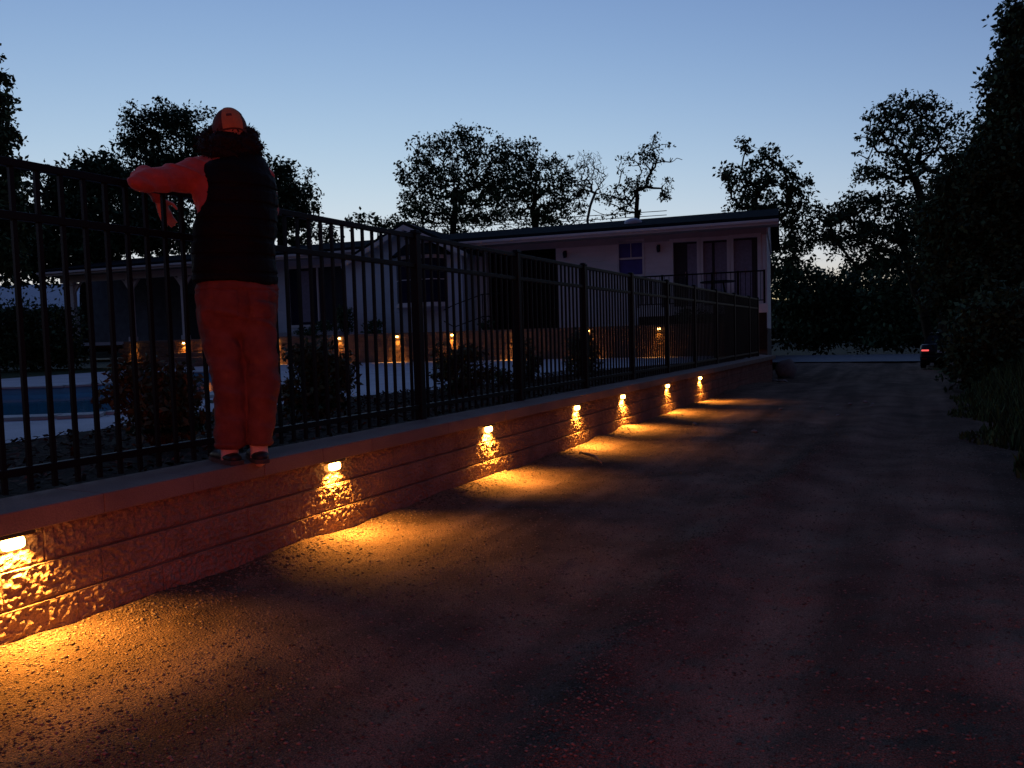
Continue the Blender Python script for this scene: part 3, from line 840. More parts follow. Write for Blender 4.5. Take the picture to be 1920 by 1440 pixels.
# ------------------------------------------------------------------ vegetation
def leaf_cloud(C, Rr, nper, size, flat=0.75, seed=0, aspect=.55):
    """kites scattered in soft balls of radius Rr round the centres C"""
    g = np.random.default_rng(seed)
    C = np.asarray(C, float); N = len(C)
    Rr = np.broadcast_to(np.asarray(Rr, float), (N,))
    P = g.normal(0, 1, (N, nper, 3)); P /= np.linalg.norm(P, axis=-1, keepdims=True)
    P *= (g.random((N, nper, 1)) ** .45)
    P[..., 2] *= flat
    P = C[:, None] + P * Rr[:, None, None]
    P = P.reshape(-1, 3); n = len(P)
    u = g.normal(0, 1, (n, 3)); u[:, 2] -= .35; u /= np.linalg.norm(u, axis=1, keepdims=True)
    w_ = g.normal(0, 1, (n, 3)); w_ -= u * (w_ * u).sum(1, keepdims=True); w_ /= np.linalg.norm(w_, axis=1, keepdims=True)
    s = size * (.4 + 1.2 * g.random((n, 1)) ** 1.5)
    V = np.stack([P, P + u * s * .5 + w_ * s * aspect * .5, P + u * s, P + u * s * .5 - w_ * s * aspect * .5], 1).reshape(-1, 3)
    return V, np.arange(4 * n).reshape(-1, 4)

def branch_mesh(bm, pts, par, rad, n=5, wob=.08, rr=None):
    for i, p in enumerate(par):
        if p < 0: continue
        A = Vector(pts[p]); B = Vector(pts[i]); L_ = (B - A).length
        if L_ < 1e-4: continue
        m = A.lerp(B, .5) + Vector((rr.uniform(-1, 1), rr.uniform(-1, 1), rr.uniform(-.6, 1))) * L_ * wob
        tube(bm, [A, m, B], [rad[p] if par[p] >= 0 else rad[p], (min(rad[p], rad[i] * 1.6) + rad[i]) / 2, rad[i]], n, cap=False)

def grow(trunk, targets, twig, rr, tr):
    """join every target to the nearest lower node; radii add up towards the trunk"""
    pts = [Vector(p) for p in trunk]; par = [-1] + list(range(len(trunk) - 1))
    order = sorted(targets, key=lambda c: (c - pts[-1]).length)
    for c in order:
        best, bi = 1e9, 0
        for i, p in enumerate(pts):
            if i == 0: continue
            dlt = c - p; L_ = dlt.length
            cost = L_ * (1.0 + max(0, .35 - dlt.z / (L_ + 1e-6)) * .9)
            if cost < best: best, bi = cost, i
        A = pts[bi]
        if (c - A).length > 1.2:
            m = A.lerp(c, .5) + Vector((0, 0, .10 * (c - A).length))
            pts.append(m); par.append(bi); bi = len(pts) - 1
        pts.append(c); par.append(bi)
    n = len(pts); area = [0.0] * n
    kids = [0] * n
    for i in range(n):
        if par[i] >= 0: kids[par[i]] += 1
    for i in range(n - 1, 0, -1):
        if kids[i] == 0: area[i] += twig ** 2
        area[par[i]] += area[i]
    rad = [max(twig, math.sqrt(a)) for a in area]
    sc_ = tr / max(rad[1], 1e-6)
    sc_ = min(1.0, sc_)
    rad = [max(twig, r * (sc_ if r > twig * 2 else 1)) for r in rad]
    return pts, par, rad

def tree(name, label, base_px, depth, lobes, leaf=.2, per=55, cl=26, clr=.55, mat='leaf', trunk_r=.22, seed=1, group=None, twig=.018, bare=0.0, base_z=None, cat='tree', flat=.75, bx=None, bark='bark'):
    """lobes: (px, py, rx_px, ry_px[, weight]) read off the photo, set at the tree's own depth"""
    rr = random.Random(seed)
    s = depth / FPX
    fw = CROT @ Vector((0, 0, -1)); fw.z = 0; fw.normalize()
    rt = Vector((fw.y, -fw.x, 0))
    cen, targets = [], []
    for lb in lobes:
        c = atd(lb[0], lb[1], depth); wt = lb[4] if len(lb) > 4 else 1.0
        rx, ry = lb[2] * s, lb[3] * s
        k = max(3, int(cl * wt * (lb[2] * lb[3]) / 2000))
        for _ in range(k):
            v = Vector((rr.gauss(0, 1), rr.gauss(0, 1), rr.gauss(0, 1))).normalized() * (rr.random() ** .4 if rr.random() < .8 else rr.uniform(1.0, 1.35))
            targets.append(c + rt * (v.x * rx) + fw * (v.y * rx * .8) + Vector((0, 0, v.z * ry)))
    b = atd(base_px, 640, depth); b.z = 0 if base_z is None else base_z
    top = max(targets, key=lambda p: p.z)
    lowz = min(p.z for p in targets)
    cx = sum((p for p in targets), Vector()) / len(targets)
    H = top.z - b.z
    tk = [b - Vector((0, 0, .3))]
    for f in (.12, .28, .42, .56, .70):
        p = b.lerp(Vector((cx.x, cx.y, top.z)), f); p.z = b.z + H * f
        tk.append(p + Vector((rr.uniform(-1, 1), rr.uniform(-1, 1), 0)) * H * .012)
    pts, par, rad = grow(tk, targets, twig, rr, trunk_r)
    e = empty(name, b, 0, label, cat, group)
    bm = bmesh.new(); branch_mesh(bm, pts, par, rad, 5, .10, rr)
    o = obj('trunk', bm, M[bark], e, True); o.matrix_parent_inverse = Matrix.Translation(-b)
    C = np.array([tuple(p) for p in targets if rr.random() >= bare])
    if len(C):
        V, F = leaf_cloud(C, clr * (.7 + .6 * np.random.default_rng(seed).random(len(C))), per, leaf, flat, seed)
        o = link('crown', fast_mesh('crown', V, F), M[mat], e); o.matrix_parent_inverse = Matrix.Translation(-b)
    return e

TG = 'trees standing behind the house'
tree('broadleaf_tree', 'rounded dark broadleaf tree rising behind the porch beside the person\'s raised arm', 315, 42,
     [(262, 245, 38, 42), (318, 232, 46, 40), (374, 252, 30, 42), (300, 305, 72, 40), (340, 350, 65, 55), (255, 370, 70, 55)], .19, 64, 50, .58, 'leaf2', .3, 3, TG, base_z=1.2)
tree('broadleaf_tree', 'low spreading dark tree between the far porch end and the tall feathery tree', 160, 37,
     [(150, 345, 52, 42), (205, 325, 46, 38), (110, 400, 70, 60), (200, 420, 85, 60), (50, 430, 65, 55), (290, 430, 70, 50), (60, 490, 75, 40), (170, 480, 75, 35)], .22, 80, 34, .75, 'leaf2', .25, 5, TG, base_z=1.2)
tree('feathery_tree', 'tall feathery tree at the edge of the lawn past the white shed', -15, 24,
     [(-25, 150, 25, 55), (0, 190, 22, 30), (5, 260, 30, 32), (-25, 300, 60, 50), (15, 300, 25, 22), (-15, 370, 55, 50), (15, 420, 50, 55), (-40, 470, 70, 50)], .17, 60, 34, .42, 'leaf', .2, 8, TG, flat=.4, base_z=.45)
tree('broadleaf_tree', 'dark rounded tree just beyond the person\'s vest and the grey sliding doors', 540, 40,
     [(522, 318, 26, 30), (548, 365, 40, 40), (520, 400, 55, 45), (572, 385, 20, 24), (470, 370, 60, 60), (555, 430, 40, 30), (620, 440, 25, 14)], .18, 58, 52, .48, 'leaf2', .25, 9, TG, base_z=1.2)
tree('broadleaf_tree', 'wide airy tree with many stems above the grey gable', 850, 45,
     [(760, 335, 18, 22), (815, 268, 20, 14), (878, 254, 16, 12), (795, 300, 38, 40), (870, 275, 45, 34), (840, 340, 75, 48), (915, 305, 45, 40), (780, 375, 36, 35), (880, 385, 80, 30), (930, 350, 45, 40), (800, 405, 50, 16), (900, 412, 70, 14), (785, 424, 40, 10), (870, 432, 60, 8)], .18, 22, 84, .36, 'leaf', .2, 11, TG, base_z=1.2)
tree('broadleaf_tree', 'airy tree with a slanting right edge beside the leafless tree', 1000, 47,
     [(985, 274, 12, 14), (1036, 302, 16, 16), (945, 285, 20, 20), (985, 300, 26, 34), (1010, 345, 50, 42), (1055, 345, 34, 40), (965, 370, 50, 40), (1050, 390, 48, 22), (960, 310, 25, 35), (1010, 405, 70, 14), (1085, 355, 18, 26), (970, 428, 50, 8), (1050, 415, 50, 10)], .18, 22, 84, .36, 'leaf', .2, 12, TG, base_z=1.2)
tree('small_tree', 'small leafy treetop between the power lines and the grey gable', 700, 50,
     [(685, 412, 24, 10), (720, 420, 26, 12), (665, 420, 15, 8), (745, 425, 30, 10)], .24, 34, 50, .42, 'leaf', .15, 13, TG, base_z=1.2)
tree('bare_tree', 'leafless pale tree with fine upright twigs behind the roof', 1108, 50,
     [(1108, 320, 26, 34, 2.6), (1100, 300, 26, 16, 2.2), (1122, 340, 16, 20, 2)], .15, 5, 220, .3, 'leaf', .09, 14, TG, twig=.009, bare=.96, base_z=1.2, bark='twig')
tree('twisted_tree', 'twisted half-bare tree with crooked limbs behind the roof vent', 1192, 42,
     [(1232, 272, 26, 14), (1255, 300, 22, 6, 2), (1172, 308, 20, 18), (1150, 372, 36, 24), (1205, 330, 20, 14, .8), (1180, 390, 30, 12), (1250, 345, 14, 14, 1.4), (1215, 300, 20, 20, 2), (1190, 350, 26, 20, 1.5), (1245, 365, 16, 10, 2)], .15, 30, 66, .34, 'leaf', .2, 15, TG, bare=.42, base_z=1.2)
tree('broadleaf_tree', 'open-branched tree with clustered leaves rising over the right end of the house', 1440, 34,
     [(1396, 270, 12, 14, 1.6), (1440, 300, 26, 28), (1375, 330, 24, 24), (1410, 345, 50, 34), (1470, 335, 32, 30), (1430, 390, 70, 30), (1497, 360, 24, 30), (1490, 420, 36, 40), (1475, 465, 30, 24), (1500, 475, 22, 30)], .17, 22, 66, .32, 'leaf', .2, 17, TG, base_z=-.6)
tree('tall_tree', 'tall thin-crowned tree with slender forked stems beside the dark giant tree', 1772, 32,
     [(1690, 205, 56, 26), (1655, 235, 36, 32), (1738, 195, 26, 22), (1715, 255, 46, 32, .8), (1640, 320, 36, 18), (1690, 320, 46, 26, .8), (1785, 245, 30, 18, .7), (1760, 290, 40, 20, .6), (1700, 270, 75, 60, .45), (1800, 220, 14, 10, 1), (1620, 330, 24, 12), (1750, 225, 40, 30, .6)], .15, 15, 80, .34, 'leaf', .16, 18, TG, flat=.5, base_z=-.6)
tree('broadleaf_tree', 'dense low tree at the far end of the lane under the tall thin-crowned tree', 1762, 33,
     [(1612, 390, 44, 34), (1560, 412, 34, 30), (1690, 400, 60, 44), (1600, 440, 60, 30), (1680, 460, 70, 36), (1570, 465, 20, 14), (1750, 440, 60, 60), (1650, 490, 60, 20), (1545, 440, 26, 20), (1530, 405, 14, 12)], .16, 30, 60, .38, 'leaf2', .2, 19, TG, base_z=-.6)
tree('giant_tree', 'huge dense dark tree leaning over the weedy right side of the lane', 1915, 16,
     [(1912, 40, 24, 28), (1925, 120, 50, 50), (1900, 190, 44, 60), (1915, 290, 80, 80), (1850, 310, 50, 50), (1800, 360, 50, 46), (1860, 400, 90, 70), (1790, 440, 66, 60), (1900, 500, 100, 80), (1800, 520, 70, 60), (1950, 420, 70, 200)], .105, 120, 46, .36, 'leaf2', .32, 21, TG)
HG = 'dark thickets beyond the lane'
tree('thicket', 'black thicket behind the house corner across the street', 1530, 56,
     [(1500, 560, 50, 60), (1560, 570, 50, 60), (1620, 560, 55, 66), (1500, 620, 60, 26), (1590, 620, 70, 26), (1470, 520, 26, 40)], .32, 90, 30, 1.0, 'leaf2', .2, 31, HG, cat='bushes')
tree('thicket', 'black thicket behind the parked car across the street', 1720, 52,
     [(1680, 560, 60, 66), (1750, 560, 60, 70), (1820, 570, 60, 70), (1890, 570, 60, 70), (1700, 620, 80, 26), (1830, 625, 80, 26)], .32, 90, 30, 1.0, 'leaf2', .2, 32, HG, cat='bushes')
tree('thicket', 'dark overgrown thicket on the weedy right side of the lane', 1900, 13,
     [(1880, 590, 70, 40), (1930, 620, 60, 60), (1840, 640, 46, 22), (1900, 660, 60, 26), (1812, 652, 26, 20), (1800, 688, 18, 14), (1840, 700, 40, 16)], .10, 80, 44, .32, 'leaf2', .05, 33, HG, cat='bushes', base_z=-.05)
tree('hedge', 'dark hedge in front of the white shed beyond the pool', 60, 27,
     [(-20, 620, 60, 46), (40, 615, 60, 40), (100, 620, 46, 42), (60, 660, 90, 28)], .13, 90, 46, .5, 'leaf2', .08, 34, HG, cat='hedge', base_z=.4)

def shrub(name, label, px, base_py, lobes, leaf, per, cl, clr, seed, group, zb=DECK + .02, mat='bush', upright=True):
    rr = random.Random(seed)
    b = onz(px, base_py, zb); depth = (CROT.transposed() @ (b - CAM)).z * -1
    s = depth / FPX
    fw = CROT @ Vector((0, 0, -1)); fw.z = 0; fw.normalize(); rt = Vector((fw.y, -fw.x, 0))
    targets = []
    for lb in lobes:
        c = atd(lb[0], lb[1], depth)
        k = max(4, int(cl * lb[2] * lb[3] / 2000))
        for _ in range(k):
            v = Vector((rr.gauss(0, 1), rr.gauss(0, 1), rr.gauss(0, 1))).normalized() * rr.random() ** .4
            p = c + rt * (v.x * lb[2] * s) + fw * (v.y * lb[2] * s * .8) + Vector((0, 0, v.z * lb[3] * s))
            if p.z > zb + .05: targets.append(p)
    e = empty(name, b, 0, label, 'shrub', group)
    bm = bmesh.new()
    for p in targets:
        if rr.random() < .5:
            q = b + Vector((rr.uniform(-.06, .06), rr.uniform(-.06, .06), -.03))
            m = q.lerp(p, .5) + Vector((0, 0, .05))
            tube(bm, [q, m, p], [.008, .006, .003], 4, cap=False)
    o = obj('stems', bm, M['bark'], e); o.matrix_parent_inverse = Matrix.Translation(-b)
    V, F = leaf_cloud(np.array([tuple(p) for p in targets]), clr, per, leaf, .9, seed, .45)
    V[:, 2] = np.maximum(V[:, 2], zb + .005)
    o = link('foliage', fast_mesh('foliage', V, F), M[mat], e); o.matrix_parent_inverse = Matrix.Translation(-b)
SG = 'shrubs in the bed behind the fence'
shrub('leafy_shrub', 'broad loose shrub behind the fence under the person\'s raised elbow', 310, 836, [(300, 775, 60, 50), (290, 715, 40, 36), (335, 730, 36, 40), (245, 710, 30, 30), (355, 775, 36, 36), (215, 745, 24, 22)], .05, 15, 60, .09, 41, SG)
shrub('leafy_shrub', 'dense dark shrub behind the fence just right of the person\'s legs', 602, 782, [(600, 730, 60, 46), (590, 685, 46, 34), (560, 660, 20, 20), (640, 690, 26, 36), (545, 740, 20, 30), (600, 655, 26, 18)], .05, 22, 70, .085, 42, SG)
shrub('leafy_shrub', 'spiky shrub behind the fence past the tall corner-like post', 862, 741, [(860, 705, 46, 30), (840, 670, 26, 26), (880, 660, 26, 24), (905, 700, 22, 20), (825, 690, 18, 20)], .05, 30, 70, .08, 43, SG)
shrub('leafy_shrub', 'small dark mounded shrub between two spiky ones behind the fence', 945, 722, [(945, 706, 26, 16), (930, 700, 14, 12)], .045, 30, 110, .07, 44, SG)
shrub('leafy_shrub', 'narrow shrub behind the fence hiding a pool wall lamp', 990, 716, [(990, 690, 26, 24), (985, 655, 16, 26), (1000, 670, 16, 20)], .05, 26, 80, .08, 45, SG)
shrub('leafy_shrub', 'tall dark shrub behind the fence close to the house deck', 1088, 704, [(1085, 675, 30, 26), (1080, 645, 22, 24), (1100, 640, 18, 18), (1110, 670, 16, 20)], .055, 34, 90, .09, 46, SG)
TGp = 'shrubs on the house terrace'
def tshrub(label, px, py, base_py, lobes, leaf, seed, v=1.9):
    d = ray(px, base_py); o = HO + HV * v; t = (o - CAM).dot(HV) / d.dot(HV); b = CAM + d * t; b.z = 1.27
    rr = random.Random(seed); s = t / FPX
    T = []
    for lb in lobes:
        c = atd(lb[0], lb[1], t)
        for _ in range(max(10, int(40 * lb[2] * lb[3] / 400))):
            q = Vector((rr.gauss(0, 1), rr.gauss(0, 1), rr.gauss(0, 1))).normalized() * rr.random() ** .33
            T.append((c.x + q.x * lb[2] * s, c.y + q.y * lb[2] * s, max(1.3, c.z + q.z * lb[3] * s)))
    e = empty('terrace_shrub', b, 0, label, 'shrub', TGp)
    bm = bmesh.new()
    for p in T[::4]: tube(bm, [b, Vector(p)], [.01, .004], 4, cap=False)
    o = obj('stems', bm, M['bark'], e); o.matrix_parent_inverse = Matrix.Translation(-b)
    V, F = leaf_cloud(np.array(T), .13, 24, leaf, .9, seed)
    o = link('foliage', fast_mesh('foliage', V, F), M['leaf2'], e); o.matrix_parent_inverse = Matrix.Translation(-b)
tshrub('round clipped shrub on the terrace in front of the grey gable wing', 702, 620, 632, [(702, 614, 18, 17)], .09, 51)
tshrub('dark upright shrub on the terrace between sliding doors and gable wing', 650, 590, 632, [(646, 590, 14, 24), (650, 612, 15, 14)], .09, 52)
tshrub('loose shrub on the terrace below the sliding doors', 610, 615, 634, [(605, 612, 26, 10), (580, 620, 24, 8)], .09, 53)
tshrub('low shrub on the terrace below the dark boarded recess', 912, 612, 628, [(912, 610, 18, 8)], .08, 54)
tshrub('low bushy shrub under the railed house deck', 1290, 595, 612, [(1290, 590, 26, 12), (1330, 594, 24, 10)], .08, 55, 1.9)

# tall weeds on the right verge
n = 20000
g = np.random.default_rng(77)
yb = 3.0 + 17 * g.random(n) ** 1.2; xb = 3.6 + 0.35 * vnoise(yb * .9, yb * 0, 61) + np.abs(g.normal(0, 1.4, n))
xb = np.where(yb > 16, np.maximum(xb, 4.6), xb)
h = (.25 + .55 * g.random(n)) * np.clip((xb - 3.5) / 1.1, .12, 1.1)
a = g.random(n) * 6.283; lean = .15 + .35 * g.random(n); wd = .006 + .012 * g.random(n)
D = np.stack([np.cos(a), np.sin(a), 0 * a], -1); S = np.stack([-np.sin(a), np.cos(a), 0 * a], -1) * wd[:, None]
B0 = np.stack([xb, yb, lane_h(xb, yb) - .02], -1)
m1 = B0 + np.stack([0 * h, 0 * h, h * .6], -1) + D * (h * lean * .35)[:, None]
m2 = B0 + np.stack([0 * h, 0 * h, h], -1) + D * (h * lean)[:, None]
V = np.stack([B0 - S, B0 + S, m1 + S * .8, m1 - S * .8, m2 + S * .1, m2 - S * .1], 1).reshape(-1, 3)
i = 6 * np.arange(n)[:, None]
F = np.concatenate([i + np.array([0, 1, 2, 3]), i + np.array([3, 2, 4, 5])])
tag(link('weeds', fast_mesh('weeds', V, F), M['weed']), 'tall weeds and grass along the right verge of the lane', 'weeds', kind='stuff')

# ------------------------------------------------------------------ small things on the lane
def rock(name, label, loc, r, seed, mat='stone', cat='stone', group=None, flat=.7):
    bm = bmesh.new(); bmesh.ops.create_icosphere(bm, subdivisions=3, radius=1.0)
    rr = random.Random(seed); o1, o2 = rr.random() * 50, rr.random() * 50
    for v in bm.verts:
        k = 1 + .22 * float(vnoise(v.co.x * 1.7 + o1, v.co.y * 1.7 + v.co.z * 1.3 + o2, seed)) + .07 * float(vnoise(v.co.x * 5 + o2, v.co.z * 5 + v.co.y * 3, seed + 1))
        v.co = Vector((v.co.x * r[0], v.co.y * r[1], v.co.z * r[2])) * k
    o = obj(name, bm, M[mat], None, True); o.location = loc; o.rotation_euler = (0, 0, rr.random() * 6)
    return tag(o, label, cat, group)
p = onz(1472, 690, -.25)
rock('boulder', 'rounded grey boulder at the house corner at the end of the wall', (p.x, p.y, float(lane_h(p.x, p.y)) + .30), (.36, .36, .42), 3, cat='boulder')
p = onz(1432, 682, 0)
for i, (px, py, r) in enumerate(((1428, 684, .16), (1440, 680, .13), (1452, 686, .15), (1462, 690, .10), (1470, 694, .12))):
    p = onz(px, py, .0)
    rock('field_stone', 'flat field stone lying loose at the far end of the lane wall', (p.x, p.y, float(lane_h(p.x, p.y)) + .04), (r, r * .8, r * .45), 30 + i, 'cap', 'stone', 'loose stones at the wall end')
for i, (px, py, r) in enumerate(((1571, 776, .035), (1594, 755, .04), (1622, 752, .04), (1636, 756, .03), (1634, 761, .03), (1540, 763, .03), (1464, 770, .035), (1415, 808, .04), (1302, 795, .04))):
    p = onz(px, py, 0)
    rock('pale_stone', 'fist-sized pale stone lying on the gravel lane', (p.x, p.y, float(lane_h(p.x, p.y)) + r * .25), (r, r * .7, r * .5), 60 + i, 'stone', 'stone', 'loose stones on the lane')
a, b = onz(1088, 848, .03), onz(1128, 868, .02)
m = a.lerp(b, .55) + Vector((.02, .03, .012))
tag(tubeo('stick', [a, m, b], [.011, .013, .006], M['stick'], None, 7), 'broken dry stick lying in the light pool of a lane wall lamp', 'stick')

# ------------------------------------------------------------------ far left: shed, pole, wires
s = 47 / FPX
sp = atd(60, 640, 47); fwv = Vector((-.459, .888, 0)); rtv = Vector((.888, .459, 0))
shed = empty('shed', (sp.x, sp.y, 1.0), math.atan2(rtv.y, rtv.x), 'white metal shed beyond the hedge past the porch', 'shed')
boxo('wall', -4.2, 3.9, 0, 6, 0, 2.62, M['shed'], shed)
bm = bmesh.new()
for y0, z0, y1, z1 in ((-.4, 2.60, 3.0, 4.35), (6.4, 2.60, 3.0, 4.35)):
    vs = [(-4.5, y0, z0), (4.2, y0, z0), (4.2, y1, z1), (-4.5, y1, z1)]
    a_ = [bm.verts.new(v) for v in vs]; b_ = [bm.verts.new((v[0], v[1], v[2] + .08)) for v in vs]
    bm.faces.new(a_); bm.faces.new(b_[::-1])
    for t in range(4): bm.faces.new((a_[t], a_[(t + 1) % 4], b_[(t + 1) % 4], b_[t]))
bmesh.ops.recalc_face_normals(bm, faces=bm.faces)
obj('roof', bm, M['shed'], shed)
for x in (-4.1, 3.8):
    bm = bmesh.new(); vs = [(x, .05, 2.63), (x, 5.95, 2.63), (x, 3.0, 4.3)]
    a_ = [bm.verts.new(v) for v in vs]; b_ = [bm.verts.new((v[0] + .08, v[1], v[2])) for v in vs]
    bm.faces.new(a_); bm.faces.new(b_[::-1])
    for t in range(3): bm.faces.new((a_[t], a_[(t + 1) % 3], b_[(t + 1) % 3], b_[t]))
    bmesh.ops.recalc_face_normals(bm, faces=bm.faces); obj('gable_end', bm, M['shed'], shed)
boxo('door', -1.2, .8, -.05, -.003, 0, 2.3, M['darkdoor'], shed); boxo('window', 1.9, 2.9, -.05, -.003, 1.3, 2.1, M['glass'], shed)
pp = atd(207, 640, 37)
pl = empty('utility_pole', (pp.x, pp.y, 1.2), 0, 'pale thin pole rising behind the porch roof', 'pole')
hz = atd(203, 375, 37).z - 1.2
bm = bmesh.new(); tube(bm, [(0, 0, -.3), (0, 0, hz * .5), (-.02, 0, hz)], [.12, .11, .09], 12); obj('shaft', bm, M['pole'], pl, True)
bm = bmesh.new(); tube(bm, [(-.02, 0, hz), (-.02, 0, hz + .12)], [.12, .05], 12); obj('pole_cap', bm, M['pole'], pl, True)
for i, (ya, yb, lab) in enumerate(((412, 399, 'upper'), (418, 407, 'lower'))):
    A = atd(380, ya + 6, 62); Bq = atd(1250, yb - 4, 62); pts = []
    for k in range(13):
        q = A.lerp(Bq, k / 12); q.z -= .5 * math.sin(math.pi * k / 12); pts.append(q)
    tag(tubeo('power_line', pts, .03, M['wire'], None, 5), '%s of two thin power lines strung behind the grey gable' % lab, 'power line')

# ------------------------------------------------------------------ vehicles
def car(name, label, loc, rzc, lamp_mat, watts, lit=(True, True)):
    """saloon, rear end at local -y, centred on x"""
    e = empty(name, loc, rzc, label, 'car')
    W = .88
    prof = [(-2.25, .32), (-2.30, .55), (-2.26, .86), (-2.16, .98), (-1.55, 1.02), (-1.0, 1.0), (.6, .96), (1.9, .86), (2.22, .70), (2.28, .45), (2.2, .28), (1.85, .24), (-1.9, .24)]
    bm = bmesh.new()
    secs = []
    for x, sy, dz in ((-W, .93, -.06), (-W * .9, .985, -.01), (-W * .5, 1.0, 0), (0, 1.005, .01), (W * .5, 1.0, 0), (W * .9, .985, -.01), (W, .93, -.06)):
        secs.append([bm.verts.new((x, y * sy, z + (dz if z > .5 else 0))) for y, z in prof])
    n = len(prof)
    for A, B in zip(secs, secs[1:]):
        for t in range(n): bm.faces.new((A[t], A[(t + 1) % n], B[(t + 1) % n], B[t]))
    bm.faces.new(secs[0]); bm.faces.new(secs[-1][::-1])
    bmesh.ops.recalc_face_normals(bm, faces=bm.faces)
    obj('body', bm, M['carpaint'], e, True)
    gp = [(-1.75, .98), (-1.05, 1.36), (-.2, 1.42), (.45, 1.36), (1.25, .95)]
    bm = bmesh.new(); secs = []
    for x, k in ((-.80, 0), (-.62, 1), (.62, 1), (.80, 0)):
        secs.append([bm.verts.new((x, y * (1 if k else 1.0), z if k else min(z, .99))) for y, z in gp])
    for A, B in zip(secs, secs[1:]):
        for t in range(4): bm.faces.new((A[t], A[t + 1], B[t + 1], B[t]))
        bm.faces.new((A[4], A[0], B[0], B[4]))
    bm.faces.new(secs[0]); bm.faces.new(secs[-1][::-1])
    bmesh.ops.recalc_face_normals(bm, faces=bm.faces)
    cab = obj('cabin', bm, M['carglass'], e)
    boxo('roof_panel', -.60, .60, -1.0, .42, 1.40, 1.445, M['carpaint'], cab, .015)
    boxo('bumper', -.84, .84, -2.36, -2.22, .34, .54, M['carpaint'], e, .03)
    boxo('number_plate', -.26, .26, -2.325, -2.29, .66, .78, M['trim'], e, .005)
    boxo('exhaust', .42, .52, -2.38, -2.1, .26, .32, M['chrome'], e, .01)
    for i, sx in enumerate((-1, 1)):
        x0, x1 = sorted((sx * .56, sx * .82))
        l = boxo('tail_light', x0, x1, -2.31, -2.24, .725, .785, lamp_mat if lit[i] else M['glass'], e, .012)
        boxo('reflector', min(sx * .62, sx * .8), max(sx * .62, sx * .8), -2.372, -2.355, .40, .45, M['redglass'], e, .004)
        if watts and lit[i]:
            ld = bpy.data.lights.new('tail_light_glow', 'AREA'); ld.shape = 'RECTANGLE'; ld.size = .26; ld.size_y = .06; ld.energy = watts; ld.color = (1.0, .12, .11)
            lo = bpy.data.objects.new('tail_light_glow', ld); col.objects.link(lo); lo.parent = e
            lo.location = (sx * .69, -2.335, .755); lo.rotation_euler = (R(-90), 0, 0)
        for yw in (-1.4, 1.4):
            wh = empty('wheel', (0, 0, 0)); wh.parent = e
            bm = bmesh.new(); tube(bm, [(sx * .70, yw, .32), (sx * .73, yw, .32), (sx * .88, yw, .32), (sx * .90, yw, .32)], [.29, .32, .32, .29], 24); obj('tyre', bm, M['rubber'], wh)
            bm = bmesh.new(); tube(bm, [(sx * .86, yw, .32), (sx * .905, yw, .32)], [.20, .19], 16); obj('rim', bm, M['chrome'], wh)
    return e
M['carglass'] = pmat('dark car glass', (.006, .006, .007), .35, .1, 3, 0, 60, .12)
M['redlamp'] = emat('lit tail lamp', (1.0, .10, .09), 1.2)
M['redlampb'] = emat('lit brake lamp', (1.0, .05, .04), 6.0)
M['redglass'] = pmat('red reflector', (.30, .01, .008), .3, .1, 5)
q = atd(1743, 657, 31.0)
car('parked_car', 'dark car parked at the far end of the lane with a red tail light on', (q.x + .69, q.y + 2.3, q.z - .755), R(-4), M['redlamp'], 0, (True, False))
car('idling_car', 'dark car stopped on the lane with both red brake lights on', (5.6, -4.3, -.03), R(213), M['redlampb'], 38.0)

# ------------------------------------------------------------------ person standing on the wall cap, leaning on the fence
FB = onz(462, 868, CAPZ); D0 = -(CROT.transposed() @ (FB - CAM)).z
def P(px, py, off=0.0): return atd(px, py, D0 + off)
vd = (FB - CAM); vd.z = 0; vd.normalize()
ang = math.atan2(vd.y, vd.x) + R(14)                       # a little more square to the fence than the line of sight
PF = Vector((math.cos(ang), math.sin(ang), 0)); PR = Vector((PF.y, -PF.x, 0))
person = empty('person', FB, 0, 'person in orange cap, red sweatshirt, black vest and rust trousers leaning on the fence', 'person')
def padd(o):
    o.parent = person; o.matrix_parent_inverse = Matrix.Translation(-FB); return o
def remesh(name, bm, mat, vox=.008, smooth=6, add=True, disp=0.0, dscale=9.0):
    me = bpy.data.meshes.new(name); bm.to_mesh(me); bm.free()
    o = bpy.data.objects.new(name, me); col.objects.link(o)
    m = o.modifiers.new('r', 'REMESH'); m.mode = 'VOXEL'; m.voxel_size = vox; m.use_smooth_shade = True
    if smooth:
        m = o.modifiers.new('s', 'SMOOTH'); m.factor = .5; m.iterations = smooth
    dg = bpy.context.evaluated_depsgraph_get()
    out = bpy.data.meshes.new_from_object(o.evaluated_get(dg))
    out.name = name
    bpy.data.objects.remove(o); bpy.data.meshes.remove(me)
    out.materials.clear(); out.materials.append(mat)
    if disp:                                                # soft folds in the cloth
        nv = len(out.vertices); co = np.empty(nv * 3, np.float32); no = np.empty(nv * 3, np.float32)
        out.vertices.foreach_get('co', co); out.vertices.foreach_get('normal', no)
        c = co.reshape(-1, 3); k = .8 * vnoise(c[:, 0] * dscale + c[:, 2] * dscale * 1.6, c[:, 1] * dscale - c[:, 2] * dscale * .9, 91) + .7 * (1 - 2 * np.abs(vnoise(c[:, 2] * dscale * 2.6 + c[:, 1] * dscale, (c[:, 0] - c[:, 1]) * dscale * .9, 92)))
        out.vertices.foreach_set('co', (c + no.reshape(-1, 3) * (disp * k[:, None])).ravel().astype(np.float32)); out.update()
    return padd(link(name, out, None, None, True))

